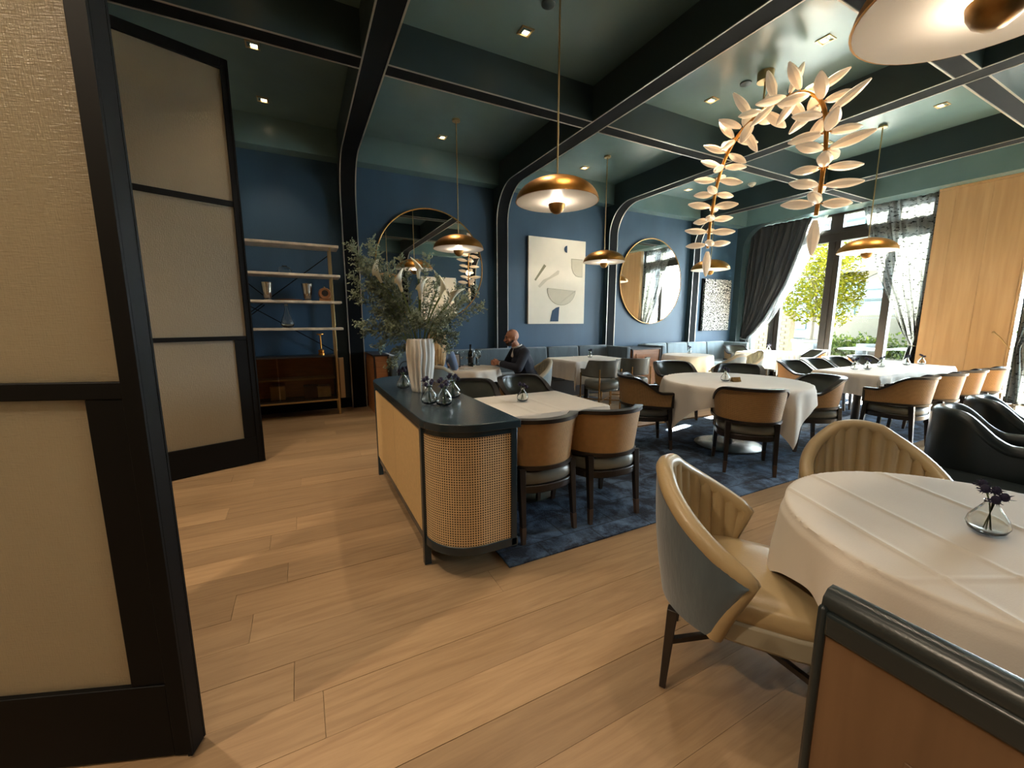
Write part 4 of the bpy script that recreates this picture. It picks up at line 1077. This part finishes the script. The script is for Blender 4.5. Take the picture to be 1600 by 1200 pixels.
wrap(pl[:12], .185, CH - .075, 'cane_end', 'cane_open'); wrap(pl[12:], .185, CH - .075, 'cane_end', 'cane_open')
for (x, y, z0, w) in ((CX0 + .018, CY0 + .275, 0, .04), (CX0 + .018, CY1 - .275, 0, .04), (CX1 - .018, CY0 + .018, .14, .036), (CX1 - .018, CY1 - .018, .14, .036), (CX1 - .03, CY0 + .275, 0, .04), (CX1 - .03, CY1 - .275, 0, .04)):
    cb(MB().box((x - .006, y, (z0 + CH - .045) / 2), (w, w, CH - .045 - z0)), 'leg' if z0 == 0 else 'post', 'console_paint', bevel=.003)
yb = [CY0 + .297, 2.98, CY1 - .297]
for a, b_ in zip(yb[:-1], yb[1:]):
    x = CX0 - .002; P = [[(x, a + .004, .19), (x, a + .004, CH - .08)], [(x, b_ - .004, .19), (x, b_ - .004, CH - .08)]]
    d = cb(MB().box((x + .012, (a + b_) / 2, (.19 + CH - .08) / 2), (.02, b_ - a - .006, CH - .27)), 'door', 'pale_brass' if False else 'oak_veneer')
    g = MB().grid([[(p[0] - .8 - .001, p[1] - 3.0, p[2]) for p in r_] for r_ in P], [[(0, .19), (0, CH)], [(b_ - a, .19), (b_ - a, CH)]]).build('cane_panel', 'cane_dense', con); g.parent = d
for (x, y), lab in zip([(.71, 2.55), (.78, 2.46), (.915, 2.68), (.70, 3.26)], ['bud vase of dark thistles, left of the three on the console', 'bud vase of dark thistles, front one of the three on the console', 'bud vase of dark thistles, right rear of the three on the console', 'bud vase half hidden behind the tall white ribbed vase']):
    o = bud_vase(x, y, CH + .001, lab); o.scale = (1.12, 1.12, 1.12)

# -- ribbed vase and bouquet
vz = (.80, 3.08)
wob = lambda a, z: 1 + .085 * math.cos(a * 17 + .55 * math.sin(z * 15) + .35 * math.sin(z * 34 + 3 * a)) 
prf = [(.0, .0), (.066, .0), (.07, .012), (.082, .10), (.094, .20), (.100, .30), (.097, .37), (.09, .40), (.084, .405), (.078, .395), (.07, .3), (.05, .05), (0, .03)]
fine = []
for (r0, z0), (r1, z1) in zip(prf[:-1], prf[1:]):
    for k in range(4): fine.append((r0 + (r1 - r0) * k / 4, z0 + (z1 - z0) * k / 4))
fine.append(prf[-1])
v_ = MB().lathe(fine, 144, wob=wob).build('ribbed_vase', 'ceramic_white', ang=80); v_.location = (*vz, CH + .001); tag(v_, 'tall white vase with wavy vertical ribs on the console', 'vase')
bq = thing('flower_bouquet', (*vz, CH + .30), 'large loose bouquet of white calla lilies and feathery greenery in the ribbed vase', 'bouquet')
RV = Vector((.889, -.458, 0)); FV = Vector((.458, .889, 0)); UP = Vector((0, 0, 1)); rg = random.Random(21)
def bpos(lat, z, dep): return RV * lat + FV * dep + UP * (z - CH - .30)
mouth = .10
for k, (lat, z, dep) in enumerate([(-.255, 1.70, -.05), (-.20, 1.63, .12), (-.09, 1.63, -.12), (.0, 1.735, .02), (.03, 1.58, -.08), (.15, 1.60, .05), (.23, 1.55, -.02), (.10, 1.66, .2)]):
    tip = bpos(lat, z, dep); b0 = RV * lat * .1 + FV * dep * .1; mid = b0 + (tip - b0) * .55 + UP * .04 - (RV * lat) * .12
    pts = [b0 + Vector((0, 0, -.2)), b0 + Vector((0, 0, .05)), mid, tip]
    cu = [];
    for i in range(13):
        t = i / 12; f_ = t * 3; a = min(2, int(f_)); q = f_ - a; cu.append(pts[a].lerp(pts[a + 1], q))
    for _ in range(3): cu = [cu[0]] + [(cu[i - 1] + cu[i] * 2 + cu[i + 1]) / 4 for i in range(1, 12)] + [cu[12]]
    d = ((cu[-1] - cu[-2]).normalized() + UP * .5 - FV * .08).normalized(); yv = d.cross(FV).normalized() * (1 if k % 2 else -1); x = yv.cross(d)
    P = []
    for i in range(9):
        t = i / 8; ring = []
        for j in range(15):
            a = 2 * PI * j / 14; r_ = .007 + .013 * t + .014 * t ** 4; lift = .115 * t + .045 * t ** 3 * math.cos(a); out = .010 * t ** 6 * (1 + math.cos(a))
            ring.append(tip + x * (r_ + out) * math.sin(a) + yv * (r_ + out) * math.cos(a) + d * lift)
        P.append(ring)
    ca = MB().grid(P).build('calla_lily', 'calla_white', bq, ang=80); md = ca.modifiers.new('t', 'SOLIDIFY'); md.thickness = .002
    MB().tube(cu, [.006] * 10 + [.0065, .007, .008], 7).build('stem', 'stem_green', ca)
    MB().tube([tip + d * .02, tip + d * .075], [.005, .003], 6).build('spadix', 'pale_brass', ca)
sprays = [(-.49, 2.0, 0), (-.44, 1.95, -.05), (-.36, 2.0, .05), (-.40, 1.9, .1), (-.30, 1.97, -.1), (-.52, 1.76, .05), (-.38, 1.80, -.12), (-.25, 1.86, .15), (-.12, 1.88, 0), (.05, 1.93, .1), (-.45, 1.62, -.08), (-.42, 1.34, .0), (-.50, 1.42, .1), (-.36, 1.22, .10), (-.27, 1.06, .12), (.48, 1.54, 0), (.42, 1.66, .08), (.36, 1.58, -.1), (.30, 1.70, .12), (.22, 1.42, -.12), (.26, 1.30, .05), (.2, 1.2, .12), (.12, 1.75, .16), (-.1, 1.5, .22), (.18, 1.52, .2), (-.2, 1.4, -.16), (-.35, 1.5, .15), (.02, 1.45, -.14), (.1, 1.38, .18), (-.34, 1.68, .0), (-.44, 1.86, -.04), (-.22, 1.74, -.05)]
for k, (lat, z, dep) in enumerate(sprays):
    tip = bpos(lat, z, dep); b0 = (RV * lat * .12 + FV * dep * .12); low = z < 1.3
    c1 = b0 + UP * (.22 if not low else .16) + RV * lat * .15; c2 = tip * .7 + UP * (.12 if low else .06) + b0 * .3
    n_ = 16; cu = []
    for i in range(n_ + 1):
        t = i / n_; cu.append((1 - t) ** 3 * (b0 + UP * -.02) + 3 * t * (1 - t) ** 2 * c1 + 3 * t * t * (1 - t) * c2 + t ** 3 * tip)
    br = MB().tube(cu, [.0028 - .0018 * i / n_ for i in range(n_ + 1)], 5).build('greenery_branch', 'stem_green', bq)
    lf = MB()
    for i in range(6, n_ + 1):
        t = (cu[i] - cu[i - 1]).normalized(); sd = t.cross(UP); sd = sd.normalized() if sd.length > .1 else RV
        for q in range(3 + (5 * i) // n_):
            p = cu[i].lerp(cu[i - 1], rg.random()); a = rg.uniform(0, 2 * PI); ln = rg.uniform(.035, .085) * (1.15 - .3 * i / n_)
            d = (sd * math.cos(a) + t.cross(sd) * math.sin(a) + t * .8 + UP * -.15).normalized(); w = d.orthogonal().normalized()
            for s_ in range(7):
                f0 = .2 + .8 * s_ / 7; q0 = p + d * ln * f0; dd = (d + Vector((rg.gauss(0, .8), rg.gauss(0, .8), rg.gauss(0, .8)))).normalized() * ln * .32; ww = dd.orthogonal().normalized() * .0048
                lf.add([q0 - ww, q0 + dd * .5 + ww * 1.3, q0 + dd, q0 + dd * .5 - ww * 1.3], [(0, 1, 2, 3)])
    lf.build('leaflets', 'fern_green', br, merge=False, normals=False, kind='stuff')

# ------------------------------------------------------------------ banquettes along the back wall
def banquette(name, x0, x1, wings, label, nc, m='velvet_blue'):
    t = thing(name, ((x0 + x1) / 2, 6.69, 0), label, 'banquette'); xc = (x0 + x1) / 2
    MB().box((0, .0, .16), (x1 - x0, .70, .32)).build('base', 'wood_dark', t, bevel=.01)
    w = (x1 - x0 - .2) / nc
    for k in range(nc):
        cx = -(x1 - x0) / 2 + .1 + w * (k + .5)
        MB().box((cx, -.06, .39), (w - .006, .66, .14)).build('seat_cushion', m, t, bevel=.03)
        MB().box((cx, .285, .665), (w - .006, .15, .50), rot=Matrix.Rotation(-.10, 3, 'X')).build('back_cushion', m, t, bevel=.035)
    for s in wings:
        MB().box((s * ((x1 - x0) / 2 - .05), 0, .60), (.10, .74, .60)).build('wing', m, t, bevel=.02)
    return t
banquette('velvet_banquette', 1.18, 6.02, (-1, 1), 'long grey blue velvet banquette along the wall under the painting', 6)
banquette('velvet_banquette', 6.93, 9.95, (-1, 1), 'far velvet banquette under the round mirror with the oak reflection', 4, 'velvet_pale')
def divider(x, y, sx, sy, h, label):
    t = thing('wood_divider', (x, y, 0), label, 'cabinet')
    MB().box((0, 0, h / 2), (sx, sy, h)).build('body', 'pink_wood', t, bevel=.004); MB().box((0, 0, h + .012), (sx + .02, sy + .02, .024)).build('top', 'wood_dark', t, bevel=.003)
    MB().box((0, -sy / 2 - .006, h / 2), (sx * .72, .012, h * .8)).build('front_panel', 'pink_wood', t)
    for s in (-1, 1): MB().box((s * (sx / 2 - .01), -sy / 2 - .008, h / 2), (.02, .018, h)).build('edge', 'wood_dark', t)
divider(6.475, 6.72, .80, .78, .83, 'warm wood divider cabinet between the two banquettes')
divider(1.04, 6.72, .22, .80, .90, 'narrow warm wood cabinet at the left end of the long banquette')

# ------------------------------------------------------------------ brass and stone shelf unit
sh = thing('shelf_unit', (-.35, 6.85, 0), 'tall brass framed shelf unit with stone shelves and a glass cabinet', 'shelf unit')
X0, X1 = -.78, .80
for x in (X0, X1):
    for y in (-.17, .17): MB().bar((x, y, 0), (x, y, 2.50), .028).build('post', 'pale_brass', sh, bevel=.002)
shz = [2.50, 2.08, 1.70, 1.31]
for z in shz: MB().box((.02, 0, z), (X1 - X0 + .22, .40, .034)).build('shelf', 'marble', sh, bevel=.005)
for a, b_ in (((X1, .19, 2.42), (-.35, .19, 1.5)), ((-.35, .19, 1.68), (X1, .19, .95)), ((X0, .19, 2.42), (0, .19, 1.7)), ((-.1, .19, 1.66), (X0, .19, 1.1))): MB().bar(a, b_, .014).build('brace', 'black_frame', sh)
MB().box(((X0 + X1) / 2, -.185, .235), (X1 - X0, .022, .022)).build('bottom_rail', 'pale_brass', sh)
for z in (.90, .255): MB().box(((X0 + X1) / 2, 0, z), (X1 - X0 - .05, .36, .025)).build('cabinet_board', 'shelf_dark', sh)
MB().box(((X0 + X1) / 2, .175, .58), (X1 - X0 - .05, .012, .63)).build('cabinet_back', 'pink_wood', sh)
for x in (X0 + .03, X1 - .03): MB().box((x, 0, .58), (.02, .36, .64)).build('cabinet_side', 'shelf_dark', sh)
MB().box(((X0 + X1) / 2, .01, .57), (X1 - X0 - .08, .32, .022)).build('inner_shelf', 'oak_veneer', sh)
for k in range(2): MB().box((X0 + .4 + k * .78, -.178, .58), (.765, .008, .62)).build('glass_door', 'smoked_glass', sh)
MB().box((X1 + .06, -.12, .56), (.07, .05, .62)).build('door_edge', 'oak_veneer', sh)
def on_shelf(o, x, y, z): o.location = (-.35 + x, 6.85 + y, z); return o
cup = [(0, 0), (.05, 0), (.052, .012), (.034, .02), (.05, .04), (.064, .12), (.076, .235), (.08, .25), (.074, .25), (.06, .12), (0, .05)]
c1 = on_shelf(tag(MB().lathe(cup, 28).build('silver_goblet', 'silver', ang=60), 'silver goblet on the third shelf, beside the wooden barrel', 'goblet', 'silver goblets on the shelf'), .47, -.02, 1.718)
on_shelf(dup(c1, label='silver goblet at the left end of the third shelf'), -.04, -.02, 1.718)
bw_ = MB(); bw_.lathe([(0, .0), (.05, .0), (.085, .03), (.095, .06), (.07, .09), (.035, .10), (.03, .115), (.0, .118)], 24); on_shelf(tag(bw_.build('glass_bowl', 'clear_glass', ang=60), 'small glass bowl with lid on the second shelf', 'bowl'), .2, 0, 2.098)
bq_ = thing('wooden_barrel', (-.35 + .70, 6.80, 1.718), 'small round wooden keg on a wooden stand', 'keg')
mb = MB().lathe([(.0, -.09), (.075, -.09), (.088, -.04), (.09, 0), (.088, .04), (.075, .09), (0, .09)], 24); mb.v = [(x, z, y + .11) for x, y, z in mb.v]; mb.build('barrel', 'pink_wood', bq_)
mb = MB().lathe([(.045, -.096), (.045, -.088)], 20); mb.v = [(x, z, y + .115) for x, y, z in mb.v]; mb.build('plate', 'wood_dark', bq_)
for s in (-.06, .06): MB().box((0, s, .02), (.15, .03, .04)).build('stand', 'pink_wood', bq_)
MB().ball((0, 0, .205), .012).build('bung', 'pale_brass', bq_)
dc = MB().lathe([(0, .0), (.06, .004), (.085, .03), (.088, .07), (.07, .13), (.04, .2), (.024, .28), (.024, .33), (.028, .34), (.022, .34), (.02, .28), (.034, .2), (.064, .13), (.08, .07), (.076, .034), (0, .012)], 28).build('glass_decanter', 'clear_glass', ang=70)
on_shelf(tag(dc, 'teardrop glass decanter on the lowest stone shelf', 'decanter'), .18, -.02, 1.328)
cd = MB().lathe([(0, 0), (.045, 0), (.045, .03), (.032, .04), (.045, .055), (.04, .075), (.012, .085), (.010, .29), (.012, .30), (.05, .31), (.05, .322), (0, .322)], 24).build('brass_candlestick', 'brass', ang=50)
on_shelf(tag(cd, 'brass candlestick standing on the glass cabinet', 'candlestick'), .60, -.02, .914)
pt = MB().lathe([(0, 0), (.12, .0), (.19, .016), (.185, .018), (.12, .008), (0, .008)], 30).build('wood_platter', 'pink_wood'); on_shelf(tag(pt, 'flat wooden platter on the third shelf between the goblets', 'platter'), .22, 0, 1.718)
for k, (x, z, h, m, lab, nm) in enumerate(((-.02, .268, .20, 'oak_veneer', 'pale wooden box behind the smoked cabinet glass', 'wooden_box'), (.42, .268, .17, 'dark_red', 'dark red box behind the smoked cabinet glass', 'red_box'), (.60, .268, .16, 'marble', 'pale box behind the smoked cabinet glass, next to the red one', 'pale_box'))):
    o = MB().box((0, 0, h / 2), (.19, .2, h)).box((0, 0, h + .006), (.2, .21, .012)).build(nm, m, bevel=.006); on_shelf(tag(o, lab, 'box'), x, .02, z + .002)

# ------------------------------------------------------------------ the two guests
def fuse(mb, name, m, parent, vox=.007, it=3):
    o = mb.build(name, m, parent, merge=False, ang=180)
    md = o.modifiers.new('remesh', 'REMESH'); md.mode = 'VOXEL'; md.voxel_size = vox; md.use_smooth_shade = True
    s = o.modifiers.new('smooth', 'SMOOTH'); s.factor = .5; s.iterations = it
    return o
def head(mb, c, tilt=0.0):
    Mx = Matrix.Rotation(tilt, 3, 'X'); P = lambda x, y, z: Vector(c) + Mx @ Vector((x, y, z))
    mb.ball(P(0, -.012, .03), (.076, .096, .092), 20, 14, Mx)          # skull
    mb.ball(P(0, .022, -.02), (.066, .074, .082), 18, 12, Mx)          # face
    mb.ball(P(0, .045, -.075), (.042, .040, .036), 14, 10, Mx)         # chin
    mb.capsule(P(0, .094, .012), P(0, .112, -.022), .010, .017)        # nose
    mb.capsule(P(-.03, .082, .032), P(.03, .082, .032), .013, .013)    # brow
    for s in (-1, 1):
        mb.ball(P(s * .077, -.012, -.008), (.010, .022, .034), 10, 8, Mx); mb.ball(P(s * .043, .062, -.022), (.024, .022, .022), 10, 8, Mx)
    mb.capsule(P(-.02, .092, -.052), P(.02, .092, -.052), .009, .009)  # lips
    return P
def hand(mb, w, d, palm_n, sgn, curl=.8):
    # w wrist, d direction, palm_n palm normal: palm, four unequal bent fingers and a side thumb
    d = Vector(d).normalized(); n_ = Vector(palm_n); n_ = (n_ - d * n_.dot(d)).normalized(); s_ = d.cross(n_) * sgn; w = Vector(w)
    for k in range(4):
        o = (k - 1.5) * .020; b_ = w + d * .012 + s_ * o * .7; kn = w + d * .088 + s_ * o; mb.capsule(b_, kn, .013, .0115, 8)
        ln = (.068, .078, .074, .056)[k]; a = curl * (.75 + .1 * k); p1 = kn + (d * math.cos(a * .5) + n_ * math.sin(a * .5)) * ln * .5; p2 = p1 + (d * math.cos(a * 1.2) + n_ * math.sin(a * 1.2)) * ln * .5
        mb.capsule(kn, p1, .0095, .0085, 8); mb.capsule(p1, p2, .0085, .007, 8)
    tb = w + d * .03 - s_ * .03; t1 = tb + (d * .6 - s_ * .6 + n_ * .45).normalized() * .036; t2 = t1 + (d * .85 - s_ * .1 + n_ * .5).normalized() * .034
    mb.capsule(w + d * .012 - s_ * .014, tb, .016, .014, 8); mb.capsule(tb, t1, .013, .011, 8); mb.capsule(t1, t2, .0105, .008, 8)

def build_man():
    t = thing('person', (2.92, 5.17, 0), 'bald bearded person in a navy jacket seated in profile with clasped hands on the table', 'person', facing(-.985, .1))
    hc = (0, .245, 1.185)
    b = MB(); P = head(b, hc, -.12)
    b.capsule((0, .15, 1.02), (0, .215, 1.12), .062, .056); b.capsule((0, .0, .56), (0, .10, .85), .12, .135); b.capsule((-.1, .125, .97), (.1, .125, .97), .08, .08)
    arms = {}
    for s in (-1, 1):
        S_, E_, W_ = Vector((s * .19, .12, .985)), Vector((s * .245, .24, .775)), Vector((s * .05, .455, .835))
        arms[s] = (S_, E_, W_); b.capsule(S_, E_, .052, .043); b.capsule(E_, W_, .042, .028)
        b.capsule((s * .09, .03, .55), (s * .13, .43, .52), .085, .06); b.capsule((s * .13, .43, .52), (s * .13, .40, .08), .058, .04)
    hand(b, (-.048, .46, .84), (.62, .75, .05), (.5, -.3, -.25), 1, 1.1); hand(b, (.048, .46, .832), (-.6, .78, .02), (-.5, -.3, .2), -1, 1.1)
    fuse(b, 'body', 'skin_tan', t, .0055, 3)
    j = MB(); j.capsule((0, .0, .56), (0, .085, .84), .145, .16); j.capsule((-.115, .115, .965), (.115, .115, .965), .095, .095); j.capsule((-.07, -.01, .62), (.07, -.01, .62), .13, .13)
    j.capsule((0, .06, .8), (0, .12, .98), .16, .12); j.ball((0, .13, 1.03), (.10, .08, .06))
    for s in (-1, 1):
        S_, E_, W_ = arms[s]; j.capsule(S_, E_, .075, .062); j.capsule(E_, E_.lerp(W_, .86), .06, .044)
    fuse(j, 'jacket', 'suit_navy', t, .010, 4)
    sh_ = MB(); rows = [(.066 * math.cos(2 * PI * k / 24), .165 + .066 * math.sin(2 * PI * k / 24), 1.065 + .018 * -math.sin(2 * PI * k / 24)) for k in range(25)]; sh_.tube(rows, .013, 8)
    for s in (-1, 1):
        S_, E_, W_ = arms[s]; sh_.capsule(E_.lerp(W_, .84), E_.lerp(W_, .93), .036, .034)
    sh_.capsule((-.012, .20, 1.045), (0, .235, .93), .022, .022); sh_.build('shirt', 'shirt_white', t)
    tr = MB()
    for s in (-1, 1): tr.capsule((s * .09, .02, .55), (s * .13, .44, .52), .105, .078); tr.capsule((s * .13, .44, .52), (s * .13, .41, .12), .072, .06)
    tr.capsule((-.07, .0, .57), (.07, 0, .57), .12, .12); fuse(tr, 'trousers', 'trouser_dark', t, .012, 3)
    for s in (-1, 1):
        so = MB(); so.capsule((s * .13, .38, .05), (s * .135, .56, .04), .046, .038); so.box((s * .132, .47, .012), (.085, .26, .024)); so.build('shoe', 'shoe_black', t)
    bd_ = MB(); Mx = Matrix.Rotation(-.12, 3, 'X')
    bd_.ball(P(0, .046, -.078), (.047, .046, .036), 16, 12, Mx)
    for s in (-1, 1): bd_.capsule(P(s * .06, .012, -.035), P(s * .035, .062, -.07), .018, .022)
    bd_.capsule(P(-.026, .094, -.038), P(.026, .094, -.038), .009, .009); fuse(bd_, 'beard', 'beard', t, .006, 2)
    for s in (-1, 1):
        MB().ball(P(s * .031, .089, .014), (.013, .009, .008), 10, 8).build('eye', 'ink', t); MB().capsule(P(s * .016, .098, .036), P(s * .047, .086, .037), .005, .004, 8).build('eyebrow', 'beard', t)
def build_woman():
    t = thing('person', (1.60, 5.28, 0), 'person with long blond hair in a blue grey shirt, seen from behind the ribbed vase', 'person', facing(.45, .89))
    hc = (0, .05, 1.215)
    b = MB(); P = head(b, hc, -.05)
    b.capsule((0, .01, 1.03), (0, .035, 1.14), .05, .047); b.capsule((0, .0, .56), (0, .02, .84), .115, .115); b.capsule((-.085, .0, .98), (.085, .0, .98), .068, .068)
    arms = {}
    for s in (-1, 1):
        S_, E_, W_ = Vector((s * .165, .0, .985)), Vector((s * .235, .10, .74)), Vector((s * .12, .34, .80))
        arms[s] = (S_, E_, W_); b.capsule(S_, E_, .043, .036); b.capsule(E_, W_, .035, .024)
        b.capsule((s * .085, .03, .55), (s * .11, .42, .52), .08, .055); b.capsule((s * .11, .42, .52), (s * .11, .38, .08), .052, .036)
    hand(b, (-.115, .35, .80), (.25, .95, .02), (.2, 0, -1), 1, .5); hand(b, (.115, .35, .80), (-.25, .95, .02), (-.2, 0, -1), -1, .5)
    fuse(b, 'body', 'skin_fair', t, .0055, 3)
    s_m = MB(); s_m.capsule((0, .0, .57), (0, .015, .82), .135, .13); s_m.capsule((-.095, .0, .975), (.095, .0, .975), .082, .082); s_m.capsule((0, .01, .8), (0, .0, .96), .135, .1)
    for s in (-1, 1):
        S_, E_, W_ = arms[s]; s_m.capsule(S_, S_.lerp(E_, .72), .064, .058)
    fuse(s_m, 'shirt', 'shirt_blue', t, .010, 3)
    tr = MB()
    for s in (-1, 1): tr.capsule((s * .09, .02, .55), (s * .11, .43, .52), .10, .072); tr.capsule((s * .11, .43, .52), (s * .11, .39, .1), .068, .055)
    tr.capsule((-.07, .0, .57), (.07, 0, .57), .12, .12); fuse(tr, 'trousers', 'trouser_dark', t, .012, 3)
    for s in (-1, 1):
        so = MB(); so.capsule((s * .11, .37, .045), (s * .11, .53, .035), .04, .032); so.box((s * .11, .45, .011), (.075, .23, .022)); so.build('shoe', 'shoe_black', t)
    h = MB(); h.ball(P(0, -.022, .04), (.091, .104, .092), 20, 14)
    for k in range(13):
        a = PI + PI * (k - 6) / 6 * .62; x, y = .085 * math.sin(a), -.02 + .095 * math.cos(a)
        p0 = P(x * .9, y, .04); p1 = Vector((x * 1.35, min(-.02, .02 + y * 1.05) - .035, 1.06)); p2 = Vector((x * 1.15, -.125 + .03 * abs(x) * 8, .86 - .012 * math.cos(k * 2)))
        h.capsule(p0, p1, .036, .032); h.capsule(p1, p2, .032, .014)
    fuse(h, 'hair', 'hair_blond', t, .008, 2)
    for s in (-1, 1): MB().ball(P(s * .031, .089, .014), (.013, .009, .008), 10, 8).build('eye', 'ink', t)
build_man(); build_woman()

# -- things on and around their table
tp = .767
bt = thing('wine_bottle', (2.16, 5.50, tp), 'dark wine bottle standing on the small round table', 'bottle')
MB().lathe([(0, 0), (.037, 0), (.038, .01), (.038, .19), (.03, .225), (.015, .25), (.014, .305), (.016, .31), (.016, .325), (0, .325)], 24).build('glass', 'bottle_glass', bt, ang=50); MB().lathe([(.0386, .06), (.0386, .15)], 24).build('label', 'wine_label', bt)
wg0 = None
for k, (x, y) in enumerate([(1.93, 5.70), (2.02, 5.72), (2.11, 5.735), (2.20, 5.74), (2.29, 5.74), (2.37, 5.70), (2.33, 5.64), (2.25, 5.66), (1.98, 5.63)]):
    lab = ['wine glass at the left end of the row behind the bottle', 'second wine glass of the row', 'third wine glass, left of the bottle', 'wine glass just behind the bottle', 'wine glass just right of the bottle', 'wine glass at the right end of the row near the man', 'front wine glass right of the bottle', 'wine glass close in front of the row by the bottle', 'front wine glass by the tablet'][k]
    if not wg0:
        wg0 = thing('wine_glass', (x, y, tp), lab, 'glass', 0, 'wine glasses on the couple table')
        MB().lathe([(.034, 0), (.034, .003), (.004, .008), (.0035, .09), (.012, .10), (.036, .13), (.041, .16), (.034, .215), (.032, .215), (.038, .16), (.033, .132), (.0, .104)], 20).build('glass', 'clear_glass', wg0, ang=60)
    else: dup(wg0, (x, y, tp), 0, lab)
tb_ = thing('tablet', (1.90, 5.52, tp + .001), 'upright tablet with a bright page before the woman', 'tablet', facing(-.5, -.86))
rt = Matrix.Rotation(-.2, 3, 'X'); MB().box((0, 0, .10), (.20, .012, .20), rot=rt).build('case', 'black_bag', tb_); MB().box((0, .008, .10), (.18, .004, .175), rot=rt).build('screen', 'screen_paper', tb_); MB().box((0, -.04, .006), (.16, .09, .010)).build('stand', 'black_bag', tb_)
MB().bar((0, -.07, .01), (0, -.012, .11), .10, .10, .006, .006).build('prop', 'black_bag', tb_)
np_ = MB().box((0, 0, .006), (.20, .14, .012)).box((.01, 0, .016), (.15, .11, .008)).build('folded_napkin', 'linen', bevel=.003); np_.location = (2.03, 5.33, tp); np_.rotation_euler = (0, 0, .3); tag(np_, 'folded white napkin on the small round table near the tablet', 'napkin')
bg_ = thing('handbag', (1.45, 6.56, .475), 'black handbag with a looped strap lying on the banquette', 'bag')
MB().box((0, 0, .10), (.34, .14, .19)).build('body', 'black_bag', bg_, bevel=.05); MB().tube([(-.1 * math.cos(PI * k / 12), 0, .17 + .14 * math.sin(PI * k / 12)) for k in range(13)], .008, 6).build('strap', 'black_bag', bg_)
